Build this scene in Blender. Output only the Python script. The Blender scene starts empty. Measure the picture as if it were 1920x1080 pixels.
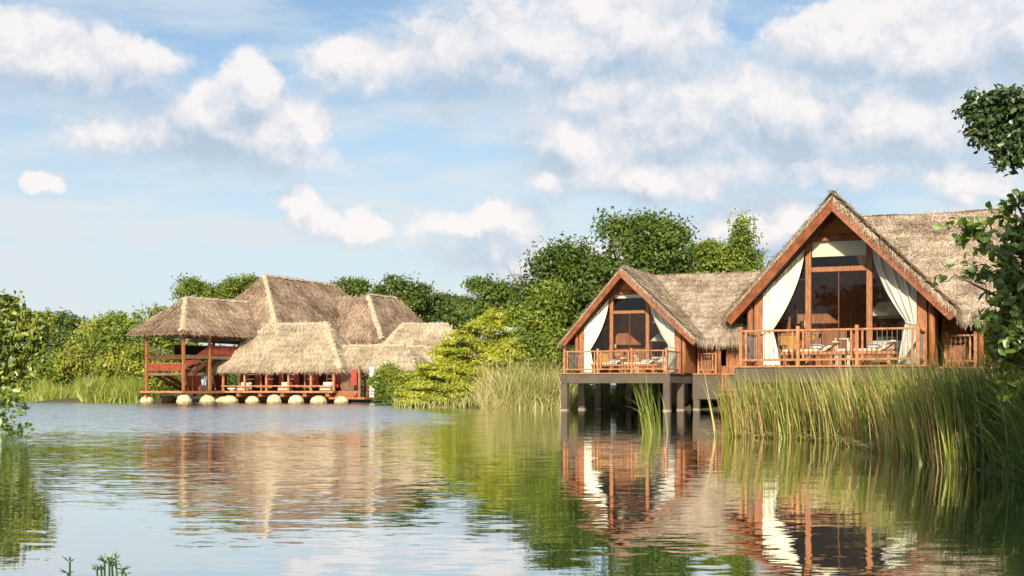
import bpy, bmesh, math
import numpy as np
from mathutils import Matrix, Vector

R = math.radians
S = bpy.context.scene
COL = S.collection

# ------------------------------------------------------------------ camera, sky, sun, exposure
F_PX, YH, CAM_H = 2318.0, 732.0, 0.93
cd = bpy.data.cameras.new('camera')
cam = bpy.data.objects.new('camera', cd); COL.objects.link(cam)
cam.location = (0, 0, CAM_H); cam.rotation_euler = (R(90), 0, 0)
cd.sensor_width = 36; cd.lens = 36 * F_PX / 1920; cd.shift_y = (YH - 540) / 1920
cd.clip_start = 0.05; cd.clip_end = 5000
S.camera = cam
SUN_AZ, SUN_EL = 186.0, 23.0            # compass bearing from +Y clockwise
sd = Vector((math.sin(R(SUN_AZ)) * math.cos(R(SUN_EL)), math.cos(R(SUN_AZ)) * math.cos(R(SUN_EL)), math.sin(R(SUN_EL))))
ld = bpy.data.lights.new('sun', 'SUN'); ld.energy = 5.0; ld.angle = R(0.55); ld.color = (1.0, 0.90, 0.76)
sun = bpy.data.objects.new('sun', ld); COL.objects.link(sun)
sun.rotation_euler = (-sd).to_track_quat('-Z', 'Y').to_euler()
S.view_settings.view_transform = 'Standard'; S.view_settings.look = 'None'
S.view_settings.exposure = 0.58; S.view_settings.gamma = 1.0
S.render.engine = 'CYCLES'
try:
    S.cycles.use_denoising = True; S.cycles.denoiser = 'OPENIMAGEDENOISE'
    S.cycles.denoising_input_passes = 'RGB_ALBEDO_NORMAL'
    S.cycles.max_bounces = 8; S.cycles.transparent_max_bounces = 12
    S.cycles.sample_clamp_indirect = 4.0
except Exception:
    pass

W = bpy.data.worlds.new('World'); S.world = W; W.use_nodes = True


class NT:
    """small node helper"""
    def __init__(s, t): s.t = t; s.n = t.nodes; s.l = t.links
    def new(s, k, **kw):
        n = s.n.new(k)
        for a, b in kw.items(): setattr(n, a, b)
        return n
    def set(s, sock, v):
        if hasattr(v, 'is_output'): s.l.new(v, sock)
        else: sock.default_value = v
    def math(s, op, a, b=0.0, c=0.0, clamp=False):
        n = s.new('ShaderNodeMath', operation=op, use_clamp=clamp)
        for i, v in enumerate((a, b, c)): s.set(n.inputs[i], v)
        return n.outputs[0]
    def vm(s, op, a, b=None, c=None):
        n = s.new('ShaderNodeVectorMath', operation=op)
        for i, v in enumerate((a, b, c)):
            if v is not None: s.set(n.inputs[i], v)
        return n.outputs['Value'] if op in ('LENGTH', 'DOT_PRODUCT', 'DISTANCE') else n.outputs[0]
    def mix(s, f, a, b):
        n = s.new('ShaderNodeMix', data_type='RGBA')
        s.set(n.inputs[0], f); s.set(n.inputs[6], a); s.set(n.inputs[7], b)
        return n.outputs[2]
    def noise(s, vec, scale, detail=4.0, rough=0.5, dist=0.0):
        n = s.new('ShaderNodeTexNoise')
        if vec is not None: s.set(n.inputs['Vector'], vec)
        n.inputs['Scale'].default_value = scale; n.inputs['Detail'].default_value = detail
        n.inputs['Roughness'].default_value = rough; n.inputs['Distortion'].default_value = dist
        return n
    def rng(s, v, a, b, c=0.0, d=1.0, smooth=True):
        n = s.new('ShaderNodeMapRange', interpolation_type='SMOOTHSTEP' if smooth else 'LINEAR')
        s.set(n.inputs[0], v)
        for i, k in enumerate((a, b, c, d)): n.inputs[i + 1].default_value = k
        return n.outputs[0]
    def ramp(s, f, stops):
        n = s.new('ShaderNodeValToRGB'); e = n.color_ramp.elements
        while len(e) < len(stops): e.new(0.5)
        for i, (p, c) in enumerate(stops): e[i].position = p; e[i].color = (*c, 1)
        s.set(n.inputs[0], f)
        return n.outputs[0]


def px_dir(px, py):
    az = math.atan((px - 960) / F_PX)
    return az, math.atan((YH - py) / F_PX * math.cos(az))


def build_world():
    t = NT(W.node_tree); t.n.clear()
    out = t.new('ShaderNodeOutputWorld'); bg = t.new('ShaderNodeBackground')
    sky = t.new('ShaderNodeTexSky', sky_type='NISHITA')
    sky.sun_disc = False; sky.sun_elevation = R(SUN_EL); sky.sun_rotation = R(SUN_AZ)
    sky.air_density = 1.0; sky.dust_density = 1.2; sky.ozone_density = 2.0; sky.altitude = 50
    tc = t.new('ShaderNodeTexCoord'); d = t.vm('NORMALIZE', tc.outputs['Generated'])
    sx = t.new('ShaderNodeSeparateXYZ'); t.l.new(d, sx.inputs[0])
    az = t.math('ARCTAN2', sx.outputs[0], sx.outputs[1]); el = t.math('ARCSINE', sx.outputs[2])
    cv = t.new('ShaderNodeCombineXYZ'); t.l.new(az, cv.inputs[0]); t.l.new(el, cv.inputs[1])
    # warp
    big = t.noise(d, 9.0, 6.0, 0.58); fine = t.noise(d, 34.0, 5.0, 0.6)
    wv = t.vm('MULTIPLY_ADD', t.vm('SUBTRACT', big.outputs['Color'], (0.5, 0.5, 0.5)), (0.11, 0.06, 0), cv.outputs[0])
    wv = t.vm('MULTIPLY_ADD', t.vm('SUBTRACT', fine.outputs['Color'], (0.5, 0.5, 0.5)), (0.03, 0.024, 0), wv)
    # cloud masses: bearing and height given as they stand over the lake, half widths, fullness
    blobs = [(100, 110, 190, 70, .62), (215, 95, 110, 40, .5),
             (430, 185, 90, 66, 1), (295, 268, 150, 46, 1), (480, 265, 150, 52, 1), (590, 245, 70, 40, .8), (360, 225, 100, 60, 1), (420, 250, 190, 72, 1), (440, 170, 80, 60, 1),
             (70, 350, 46, 24, .85), (590, 405, 60, 30, .85), (680, 425, 75, 22, .9), (905, 435, 120, 40, .62),
             (690, 140, 150, 50, .66), (860, 120, 200, 75, .8), (1040, 80, 200, 100, .85), (1200, 55, 170, 95, .85), (1120, 165, 190, 60, .7),
             (1100, 265, 120, 72, 1), (1270, 220, 180, 100, 1), (1460, 205, 200, 95, 1), (1690, 220, 220, 80, 1), (1240, 320, 250, 44, .8), (1560, 310, 240, 40, .7),
             (1600, 75, 180, 75, .85), (1790, 95, 170, 85, .9), (1910, 60, 80, 80, .9),
             (1050, 352, 60, 30, .8), (1820, 345, 80, 28, .85), (1440, 430, 150, 60, .75), (1000, 490, 170, 36, .5),
             # the same kind of clouds go on outside the frame
             (-500, 150, 260, 90, .9), (-300, 380, 160, 40, .9), (2300, 120, 260, 90, .9), (2500, 330, 200, 50, .9), (600, -250, 320, 90, .9),
             (1300, -300, 350, 100, .9), (1900, -220, 200, 70, .9), (50, -260, 180, 70, .9)]

    def field(v):
        m = None
        for (px, py, rx, ry, st) in blobs:
            a, e = px_dir(px, py); ax = math.atan(rx / F_PX); ey = math.atan(ry / F_PX)
            ln = t.vm('LENGTH', t.vm('MULTIPLY_ADD', v, (1 / ax, 1 / ey, 0), (-a / ax, -e / ey, (1 - st) * 1.0)))
            m = ln if m is None else t.math('SMOOTH_MIN', m, ln, 0.2)
        return m
    m0 = field(wv); m1 = field(t.vm('ADD', wv, (0.004, 0.022, 0)))
    # free clouds over the rest of the dome
    dz = t.vm('MULTIPLY', d, (1, 1, 2.2))
    gen = t.noise(dz, 2.6, 7.0, 0.6)
    away = t.math('MAXIMUM', t.rng(t.math('ABSOLUTE', az), 0.48, 0.75), t.rng(el, 0.42, 0.62))
    g = t.math('MULTIPLY', t.rng(gen.outputs[0], 0.50, 0.66), t.math('MULTIPLY', away, t.rng(el, 0.0, 0.12)))

    def billow(v):
        nn = t.noise(v, 16.0, 7.0, 0.6)
        return t.math('MULTIPLY', t.math('SUBTRACT', nn.outputs[0], 0.5), 1.9)
    jit = t.vm('MULTIPLY_ADD', t.vm('SUBTRACT', fine.outputs['Color'], (0.5, 0.5, 0.5)), (0.03, 0.03, 0.03), d)
    b1 = billow(jit); b2 = billow(t.vm('ADD', jit, (0.004, -0.004, 0.013)))
    den = t.math('ADD', t.math('SUBTRACT', 1.22, m0), b1)
    top = t.rng(t.math('SUBTRACT', m1, m0), -0.12, 0.22)
    crisp = t.rng(den, -0.05, 0.46); soft = t.rng(den, -0.45, 0.85)
    alpha = t.math('ADD', t.math('MULTIPLY', crisp, top), t.math('MULTIPLY', soft, t.math('SUBTRACT', 1.0, top)))
    alpha = t.math('MAXIMUM', alpha, g)
    lit = t.math('ADD', t.math('MULTIPLY', t.math('SUBTRACT', m1, m0), 0.75), 0.47)
    lit = t.math('ADD', lit, t.math('MULTIPLY', t.math('SUBTRACT', b1, b2), 1.5))
    lit = t.math('ADD', lit, t.math('MULTIPLY', t.math('SUBTRACT', big.outputs[0], 0.5), 1.0), clamp=True)
    ccol = t.ramp(lit, [(0.0, (0.47, 0.57, 0.69)), (0.28, (0.58, 0.66, 0.76)), (0.58, (0.76, 0.775, 0.82)), (1.0, (0.98, 0.93, 0.91))])
    # thin veil that whitens the lower sky
    wisp = t.noise(t.vm('MULTIPLY', d, (1, 1, 5)), 7.0, 6.0, 0.6)
    veil = t.math('ADD', 0.08, t.math('MULTIPLY', t.rng(wisp.outputs[0], 0.36, 0.70), 0.55))
    low = t.rng(el, 0.34, 0.0, 0.0, 0.72)
    veil = t.math('ADD', veil, low, clamp=True)
    base = t.mix(veil, t.vm('MULTIPLY', sky.outputs[0], (0.80, 0.92, 0.95)), (5.0, 5.45, 5.75, 1))
    c10 = t.vm('MULTIPLY', ccol, (6.9, 6.85, 6.85))
    colr = t.mix(t.math('MULTIPLY', alpha, 0.88), base, c10)
    t.l.new(colr, bg.inputs[0]); bg.inputs[1].default_value = 0.1
    t.l.new(bg.outputs[0], out.inputs[0])


build_world()

# ------------------------------------------------------------------ helpers
FR = {}                                   # frame of every empty


def at(px, py, d):
    return np.array([(px - 960) / F_PX * d, d, CAM_H - (py - YH) / F_PX * d])


def tag(o, label=None, cat=None, group=None, kind=None):
    if label: o['label'] = label
    if cat: o['category'] = cat
    if group: o['group'] = group
    if kind: o['kind'] = kind
    return o


def empty(name, loc, rz=0.0, label=None, cat=None, group=None):
    e = bpy.data.objects.new(name, None); COL.objects.link(e)
    e.location = loc; e.rotation_euler = (0, 0, rz); e.empty_display_size = 0.2
    FR[e] = Matrix.Translation(Vector(loc)) @ Matrix.Rotation(rz, 4, 'Z')
    return tag(e, label, cat, group)


def link_mesh(name, me, mat, parent=None):
    o = bpy.data.objects.new(name, me); COL.objects.link(o)
    if mat: me.materials.append(mat)
    if parent: o.parent = parent
    return o


def root_of(p):
    while p.parent: p = p.parent
    return p


def to_local(v, parent, world):
    v = np.asarray(v, float)
    if world and parent is not None:
        r = root_of(parent)
        if r in FR:
            m = np.array(FR[r].inverted()); v = v @ m[:3, :3].T + m[:3, 3]
    return v


def part(name, verts, faces, mat, parent=None, world=False, smooth=False):
    me = bpy.data.meshes.new(name)
    me.from_pydata([tuple(x) for x in to_local(verts, parent, world)], [], faces)
    if smooth: me.polygons.foreach_set('use_smooth', [True] * len(me.polygons))
    me.update()
    return link_mesh(name, me, mat, parent)


def quads(name, V, mat, parent=None, world=False, per=4, smooth=False):
    """V: (N*per,3) array, every `per` verts one face"""
    V = to_local(V, parent, world); n = len(V) // per
    me = bpy.data.meshes.new(name)
    me.vertices.add(len(V)); me.vertices.foreach_set('co', V.astype(np.float32).ravel())
    me.loops.add(n * per); me.loops.foreach_set('vertex_index', np.arange(n * per, dtype=np.int32))
    me.polygons.add(n); me.polygons.foreach_set('loop_start', np.arange(0, n * per, per, dtype=np.int32))
    me.update(calc_edges=True)
    return link_mesh(name, me, mat, parent)


def indexed(name, V, Q, mat, parent=None, world=False, smooth=False):
    V = to_local(V, parent, world); n = len(Q)
    me = bpy.data.meshes.new(name)
    me.vertices.add(len(V)); me.vertices.foreach_set('co', V.astype(np.float32).ravel())
    me.loops.add(n * 4); me.loops.foreach_set('vertex_index', np.asarray(Q, np.int32).ravel())
    me.polygons.add(n); me.polygons.foreach_set('loop_start', np.arange(0, n * 4, 4, dtype=np.int32))
    if smooth: me.polygons.foreach_set('use_smooth', [True] * n)
    me.update(calc_edges=True)
    return link_mesh(name, me, mat, parent)


BOXF = [(0, 3, 2, 1), (4, 5, 6, 7), (0, 1, 5, 4), (1, 2, 6, 5), (2, 3, 7, 6), (3, 0, 4, 7)]


def hexa(name, v8, mat, parent=None, world=False, bev=0.0):
    if bev <= 0: return part(name, v8, BOXF, mat, parent, world)
    v8 = to_local(v8, parent, world)
    bm = bmesh.new(); vs = [bm.verts.new(tuple(p)) for p in v8]
    for f in BOXF: bm.faces.new([vs[i] for i in f])
    bmesh.ops.bevel(bm, geom=list(bm.edges), offset=bev, segments=1, affect='EDGES')
    me = bpy.data.meshes.new(name); bm.to_mesh(me); bm.free()
    return link_mesh(name, me, mat, parent)


def box(name, x, y, z, mat, parent=None, bev=0.0, world=False):
    (a, b), (c, d), (e, f) = x, y, z
    return hexa(name, [(a, c, e), (b, c, e), (b, d, e), (a, d, e), (a, c, f), (b, c, f), (b, d, f), (a, d, f)], mat, parent, world, bev)


def beam(name, p, q, w, h, mat, parent=None, up=(0, 0, 1), world=False, bev=0.0):
    p = np.array(p, float); q = np.array(q, float); d = q - p; d /= np.linalg.norm(d)
    s = np.cross(d, np.array(up, float)); s /= np.linalg.norm(s); u = np.cross(s, d)
    s *= w / 2; u *= h / 2
    return hexa(name, [p - s - u, p + s - u, q + s - u, q - s - u, p - s + u, p + s + u, q + s + u, q - s + u], mat, parent, world, bev)


def tube_geo(pts, rad, n=8, cap=True):
    pts = np.asarray(pts, float); V = []; Fc = []
    prev = None
    for i, p in enumerate(pts):
        d = pts[min(i + 1, len(pts) - 1)] - pts[max(i - 1, 0)]; d = d / (np.linalg.norm(d) + 1e-9)
        a = np.array([1., 0, 0]) if prev is None else prev
        if abs(d @ a) > .95: a = np.array([0, 1., 0])
        a = a - d * (a @ d); a /= np.linalg.norm(a); b = np.cross(d, a); prev = a
        for k in range(n):
            th = 2 * math.pi * k / n; V.append(p + rad[i] * (a * math.cos(th) + b * math.sin(th)))
    for i in range(len(pts) - 1):
        for k in range(n):
            Fc.append((i * n + k, i * n + (k + 1) % n, (i + 1) * n + (k + 1) % n, (i + 1) * n + k))
    if cap:
        Fc.append(tuple(range(n))[::-1]); Fc.append(tuple((len(pts) - 1) * n + k for k in range(n)))
    return V, Fc


def tube(name, pts, rad, mat, parent=None, n=8, world=False):
    V, Fc = tube_geo(pts, rad, n)
    return part(name, V, Fc, mat, parent, world, smooth=True)


def merge(geos):
    V = []; Fc = []
    for v, f in geos:
        k = len(V); V += list(v); Fc += [tuple(i + k for i in q) for q in f]
    return V, Fc


def unit(a): return a / (np.linalg.norm(a, axis=-1, keepdims=True) + 1e-9)


# ------------------------------------------------------------------ materials
def mat(name, c1, c2, scale=4.0, rough=0.7, bump=0.0, bscale=None, stretch=(1, 1, 1), spec=0.3, detail=5.0):
    m = bpy.data.materials.new(name); m.use_nodes = True; t = NT(m.node_tree)
    b = t.n['Principled BSDF']
    tc = t.new('ShaderNodeTexCoord'); v = t.vm('MULTIPLY', tc.outputs['Object'], stretch)
    n = t.noise(v, scale, detail, 0.6)
    t.l.new(t.mix(t.rng(n.outputs[0], 0.3, 0.7), (*c1, 1), (*c2, 1)), b.inputs['Base Color'])
    b.inputs['Roughness'].default_value = rough; b.inputs['Specular IOR Level'].default_value = spec
    if bump:
        bn = t.new('ShaderNodeBump'); bn.inputs['Strength'].default_value = bump; bn.inputs['Distance'].default_value = 0.05
        t.l.new(t.noise(v, bscale or scale * 3, 6.0, 0.6).outputs[0], bn.inputs['Height']); t.l.new(bn.outputs[0], b.inputs['Normal'])
    return m


def leafmat(name, stops, trans=0.35, gloss=0.08, patch=0.5, pscale=0.8, rough=0.45):
    """leaf colours vary from leaf to leaf and from bough to bough"""
    m = bpy.data.materials.new(name); m.use_nodes = True; t = NT(m.node_tree)
    t.n.remove(t.n['Principled BSDF']); out = t.n['Material Output']
    geo = t.new('ShaderNodeNewGeometry'); tc = t.new('ShaderNodeTexCoord')
    pn = t.noise(tc.outputs['Object'], pscale, 3.0, 0.5)
    f = t.math('ADD', t.math('MULTIPLY', geo.outputs['Random Per Island'], 1 - patch), t.math('MULTIPLY', t.rng(pn.outputs[0], 0.3, 0.7), patch))
    c = t.ramp(f, stops)
    df = t.new('ShaderNodeBsdfDiffuse'); t.l.new(c, df.inputs[0])
    tr = t.new('ShaderNodeBsdfTranslucent'); t.l.new(t.vm('MULTIPLY', c, (1.25, 1.2, 0.6)), tr.inputs[0])
    gl = t.new('ShaderNodeBsdfGlossy'); gl.inputs['Roughness'].default_value = rough; gl.inputs[0].default_value = (0.8, 0.8, 0.8, 1)
    a = t.new('ShaderNodeMixShader'); a.inputs[0].default_value = trans; t.l.new(df.outputs[0], a.inputs[1]); t.l.new(tr.outputs[0], a.inputs[2])
    b = t.new('ShaderNodeMixShader'); b.inputs[0].default_value = gloss; t.l.new(a.outputs[0], b.inputs[1]); t.l.new(gl.outputs[0], b.inputs[2])
    t.l.new(b.outputs[0], out.inputs[0])
    return m


M = {}
M['wood'] = mat('reddish_timber', (0.36, 0.142, 0.052), (0.19, 0.070, 0.026), 5.0, 0.55, 0.25, 30, (3, 3, 0.6))
M['wood_beam'] = mat('red_brown_fascia', (0.29, 0.092, 0.032), (0.15, 0.044, 0.016), 4.0, 0.5, 0.25, 25)
M['wood_pale'] = mat('weathered_rail_timber', (0.44, 0.20, 0.085), (0.27, 0.105, 0.042), 6.0, 0.6, 0.2, 30)
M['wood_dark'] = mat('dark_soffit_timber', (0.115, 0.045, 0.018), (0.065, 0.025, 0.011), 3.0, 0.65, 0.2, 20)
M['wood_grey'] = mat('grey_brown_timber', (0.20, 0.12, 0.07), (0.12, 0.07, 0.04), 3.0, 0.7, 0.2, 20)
M['mat_panel'] = mat('woven_gable_matting', (0.42, 0.20, 0.05), (0.30, 0.13, 0.035), 14.0, 0.8, 0.5, 40)
M['concrete'] = mat('brown_rendered_concrete', (0.105, 0.082, 0.056), (0.078, 0.060, 0.040), 1.6, 0.85, 0.15, 18)
M['concrete_wet'] = mat('pale_tide_mark', (0.36, 0.28, 0.19), (0.24, 0.19, 0.13), 5.0, 0.8)
M['steel'] = mat('dull_steel_rod', (0.14, 0.12, 0.10), (0.09, 0.08, 0.07), 8.0, 0.4, spec=0.5)
M['cloth'] = mat('cream_curtain', (0.70, 0.68, 0.54), (0.62, 0.60, 0.46), 2.0, 0.9)
M['cushion'] = mat('white_cushion', (0.84, 0.80, 0.70), (0.76, 0.71, 0.60), 4.0, 0.9)
M['mattress'] = mat('cream_mattress', (0.72, 0.55, 0.34), (0.62, 0.46, 0.28), 4.0, 0.9)
M['ochre'] = mat('ochre_upholstery', (0.55, 0.30, 0.06), (0.42, 0.22, 0.05), 4.0, 0.85)
M['bed_white'] = mat('white_bed_linen', (0.6, 0.58, 0.52), (0.5, 0.48, 0.42), 4.0, 0.9)
M['lantern'] = mat('woven_lantern', (0.75, 0.55, 0.26), (0.6, 0.42, 0.18), 20.0, 0.8)
M['red'] = mat('red_fabric', (0.40, 0.06, 0.04), (0.26, 0.035, 0.025), 3.0, 0.8)
M['redwall'] = mat('red_brown_boards', (0.26, 0.055, 0.025), (0.16, 0.035, 0.018), 2.0, 0.7, 0.2, 10, (1, 1, 4))
M['boulder'] = mat('ochre_stone', (0.68, 0.54, 0.31), (0.50, 0.38, 0.20), 2.2, 0.85, 0.35, 8)
def algae(m):
    t = NT(m.node_tree); b = t.n['Principled BSDF']; old = b.inputs['Base Color'].links[0].from_socket
    tc = t.new('ShaderNodeTexCoord'); sp = t.new('ShaderNodeSeparateXYZ'); t.l.new(tc.outputs['Object'], sp.inputs[0])
    nz = t.noise(tc.outputs['Object'], 3.0, 4.0, 0.6)
    oi = t.new('ShaderNodeObjectInfo')
    f = t.rng(t.math('SUBTRACT', sp.outputs[2], t.math('MULTIPLY', nz.outputs[0], 0.22)), 0.06, -0.06, 0.0, 0.8)
    vary = t.mix(t.math('MULTIPLY', oi.outputs['Random'], 0.45), old, (0.42, 0.31, 0.17, 1))
    t.l.new(t.mix(f, vary, (0.10, 0.085, 0.04, 1)), b.inputs['Base Color'])


algae(M['boulder'])
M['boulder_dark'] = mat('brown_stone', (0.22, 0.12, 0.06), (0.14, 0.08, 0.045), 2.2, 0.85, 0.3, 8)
M['white'] = mat('white_paint', (0.75, 0.73, 0.68), (0.62, 0.60, 0.55), 6.0, 0.6)
M['bark'] = mat('grey_brown_bark', (0.17, 0.125, 0.085), (0.09, 0.065, 0.045), 5.0, 0.9, 0.6, 14, (1, 1, .4))
M['ground'] = mat('bank_soil_and_turf', (0.075, 0.085, 0.026), (0.12, 0.095, 0.048), 0.6, 0.95, 0.6, 5)


def strawmat(name, stops, patch=0.35, pscale=1.2):
    m = leafmat(name, stops, 0.12, 0.03, patch, pscale, 0.6)
    return m


TH_STOPS = [(0.0, (0.075, 0.048, 0.034)), (0.25, (0.27, 0.195, 0.13)), (0.6, (0.50, 0.39, 0.275)), (1.0, (0.78, 0.67, 0.52))]
M['straw'] = strawmat('sunbleached_straw', TH_STOPS)
M['straw_hall'] = strawmat('old_brown_straw', [(0.0, (0.13, 0.08, 0.05)), (0.35, (0.29, 0.195, 0.13)), (0.7, (0.45, 0.325, 0.22)), (1.0, (0.64, 0.50, 0.36))], 0.45, 0.5)
M['straw_pale'] = strawmat('pale_straw', [(0.0, (0.17, 0.125, 0.08)), (0.3, (0.38, 0.295, 0.195)), (0.7, (0.54, 0.44, 0.30)), (1.0, (0.74, 0.64, 0.48))], 0.4, 0.6)
M['thatch_core'] = mat('thatch_core', (0.24, 0.165, 0.095), (0.36, 0.26, 0.15), 9.0, 0.95, 0.9, 30)
M['cap_straw'] = mat('pale_ridge_straw', (0.56, 0.45, 0.30), (0.40, 0.30, 0.18), 6.0, 0.95, 0.8, 25)


def glassmat():
    m = bpy.data.materials.new('window_glass'); m.use_nodes = True; t = NT(m.node_tree); t.n.remove(t.n['Principled BSDF'])
    tr = t.new('ShaderNodeBsdfTransparent'); tr.inputs[0].default_value = (0.86, 0.85, 0.81, 1)
    gl = t.new('ShaderNodeBsdfGlossy'); gl.inputs['Roughness'].default_value = 0.01
    fr = t.new('ShaderNodeFresnel'); fr.inputs[0].default_value = 1.5
    mx = t.new('ShaderNodeMixShader'); t.l.new(fr.outputs[0], mx.inputs[0]); t.l.new(tr.outputs[0], mx.inputs[1]); t.l.new(gl.outputs[0], mx.inputs[2])
    t.l.new(mx.outputs[0], t.n['Material Output'].inputs[0]); return m


M['glass'] = glassmat()


def sheermat():
    m = bpy.data.materials.new('sheer_curtain'); m.use_nodes = True; t = NT(m.node_tree); b = t.n['Principled BSDF']
    b.inputs['Base Color'].default_value = (0.74, 0.72, 0.60, 1); b.inputs['Roughness'].default_value = 0.9
    tr = t.new('ShaderNodeBsdfTransparent'); tl = t.new('ShaderNodeBsdfTranslucent'); tl.inputs[0].default_value = (0.72, 0.70, 0.58, 1)
    a = t.new('ShaderNodeMixShader'); a.inputs[0].default_value = 0.3; t.l.new(b.outputs[0], a.inputs[1]); t.l.new(tl.outputs[0], a.inputs[2])
    c = t.new('ShaderNodeMixShader'); c.inputs[0].default_value = 0.1; t.l.new(a.outputs[0], c.inputs[1]); t.l.new(tr.outputs[0], c.inputs[2])
    t.l.new(c.outputs[0], t.n['Material Output'].inputs[0]); return m


M['sheer'] = sheermat()


def watermat():
    m = bpy.data.materials.new('lake_water'); m.use_nodes = True; t = NT(m.node_tree); t.n.remove(t.n['Principled BSDF'])
    geo = t.new('ShaderNodeNewGeometry'); P = geo.outputs['Position']
    sp = t.new('ShaderNodeSeparateXYZ'); t.l.new(P, sp.inputs[0])
    # wind-ruffled patch: open water in the middle and on the left, sheltered near the right bank
    edge = t.noise(t.vm('MULTIPLY', P, (0.35, 1, 1)), 0.12, 3.0, 0.6)
    yy = t.math('ADD', sp.outputs[1], t.math('MULTIPLY', t.math('SUBTRACT', edge.outputs[0], 0.5), 26.0))
    xx = t.math('ADD', sp.outputs[0], t.math('MULTIPLY', t.math('SUBTRACT', edge.outputs[0], 0.5), 5.0))
    ruff = t.math('MULTIPLY', t.rng(yy, 17.0, 42.0), t.rng(xx, 0.5, -6.0))
    calm = t.noise(t.vm('MULTIPLY', P, (0.25, 1, 1)), 0.45, 3.0, 0.6)
    w1 = t.noise(t.vm('MULTIPLY', P, (0.28, 1, 1)), 9.0, 2.0, 0.55)
    w2 = t.noise(t.vm('MULTIPLY', P, (0.35, 1, 1)), 27.0, 2.0, 0.5)
    half = (0.5, 0.5, 0.5)
    wsum = t.vm('MULTIPLY_ADD', t.vm('SUBTRACT', w2.outputs['Color'], half), (0.6, 0.6, 0), t.vm('SUBTRACT', w1.outputs['Color'], half))
    openw = t.math('MULTIPLY', t.rng(xx, 1.5, -3.0), t.rng(yy, 6.0, 14.0))
    amp = t.math('ADD', t.math('ADD', t.math('ADD', 0.034, t.math('MULTIPLY', openw, 0.07)), t.math('MULTIPLY', t.rng(calm.outputs[0], 0.45, 0.68), 0.05)), t.math('MULTIPLY', ruff, 0.55))
    sl = t.new('ShaderNodeVectorMath', operation='SCALE'); t.l.new(t.vm('MULTIPLY', wsum, (0.5, 1.0, 0)), sl.inputs[0]); t.l.new(amp, sl.inputs['Scale'])
    tilt = t.new('ShaderNodeCombineXYZ'); t.l.new(t.math('MULTIPLY', ruff, -0.095), tilt.inputs[1]); tilt.inputs[2].default_value = 1.0
    nrm = t.vm('NORMALIZE', t.vm('ADD', sl.outputs[0], tilt.outputs[0]))
    gl = t.new('ShaderNodeBsdfGlossy'); gl.inputs[0].default_value = (0.96, 0.97, 0.97, 1)
    t.l.new(t.math('ADD', 0.015, t.math('MULTIPLY', ruff, 0.06)), gl.inputs['Roughness']); t.l.new(nrm, gl.inputs['Normal'])
    df = t.new('ShaderNodeBsdfDiffuse'); df.inputs[0].default_value = (0.018, 0.040, 0.016, 1)
    fr = t.new('ShaderNodeFresnel'); fr.inputs[0].default_value = 1.6; t.l.new(nrm, fr.inputs['Normal'])
    refl = t.math('SUBTRACT', 1.0, t.math('POWER', t.math('SUBTRACT', 1.0, fr.outputs[0]), 2.8))
    mx = t.new('ShaderNodeMixShader'); t.l.new(refl, mx.inputs[0]); t.l.new(df.outputs[0], mx.inputs[1]); t.l.new(gl.outputs[0], mx.inputs[2])
    t.l.new(mx.outputs[0], t.n['Material Output'].inputs[0]); return m


M['water'] = watermat()

# ------------------------------------------------------------------ ground and water
LAKE = [(-2.5, 1.6), (3.2, 1.7), (4.1, 6), (4.55, 9.5), (4.9, 11.5), (5.4, 14), (5.55, 16.5), (6.0, 20.0), (5.9, 23.2), (4.7, 24.9), (4.4, 25.6), (6.5, 28.5),
        (10.5, 34), (13.5, 42), (13.5, 52), (9, 61), (5, 63.5), (2, 63), (-2.2, 63.0), (-5.5, 70), (-8.0, 84), (-9.5, 92), (-13, 95), (-20, 97), (-26, 95),
        (-28.3, 93.6), (-32, 91.6), (-36, 93), (-43, 118), (-46, 127), (-54, 130), (-75, 130), (-90, 110), (-70, 80), (-42, 55), (-15.3, 32), (-12, 24), (-10.0, 18), (-7.5, 10), (-4.5, 4)]


def lake_sd(X, Y):
    """signed distance to the shore, positive on land"""
    n = len(LAKE); D = np.full(X.shape, 1e9); inside = np.zeros(X.shape, bool)
    for i in range(n):
        x0, y0 = LAKE[i]; x1, y1 = LAKE[(i + 1) % n]; ex, ey = x1 - x0, y1 - y0
        tt = np.clip(((X - x0) * ex + (Y - y0) * ey) / (ex * ex + ey * ey), 0, 1)
        D = np.minimum(D, np.hypot(X - x0 - tt * ex, Y - y0 - tt * ey))
        c = (y0 > Y) != (y1 > Y)
        xi = x0 + (Y - y0) * ex / (ey if abs(ey) > 1e-9 else 1e-9)
        inside ^= c & (X < xi)
    return np.where(inside, -D, D)


def ground_z(X, Y):
    X = np.asarray(X, float); Y = np.asarray(Y, float); s = lake_sd(X, Y)
    land = 0.04 + 0.30 * (1 - np.exp(-np.maximum(s, 0) / 1.6)) + np.clip(s - 8, 0, 150) * 0.012
    land += 0.05 * np.sin(X * .9 + 1.3) * np.sin(Y * .8) * np.clip(s, 0, 1)
    return np.where(s > 0, land, np.maximum(-1.4, s * 0.42 - 0.02))


def spaced(lo, hi, c0, c1, fine, coarse):
    a = list(np.arange(c0, c1 + 1e-6, fine)); st = fine; p = c1
    while p < hi: st = min(st * 1.25, coarse); p += st; a.append(p)
    st = fine; p = c0
    while p > lo: st = min(st * 1.25, coarse); p -= st; a.insert(0, p)
    return np.array(a)


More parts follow.
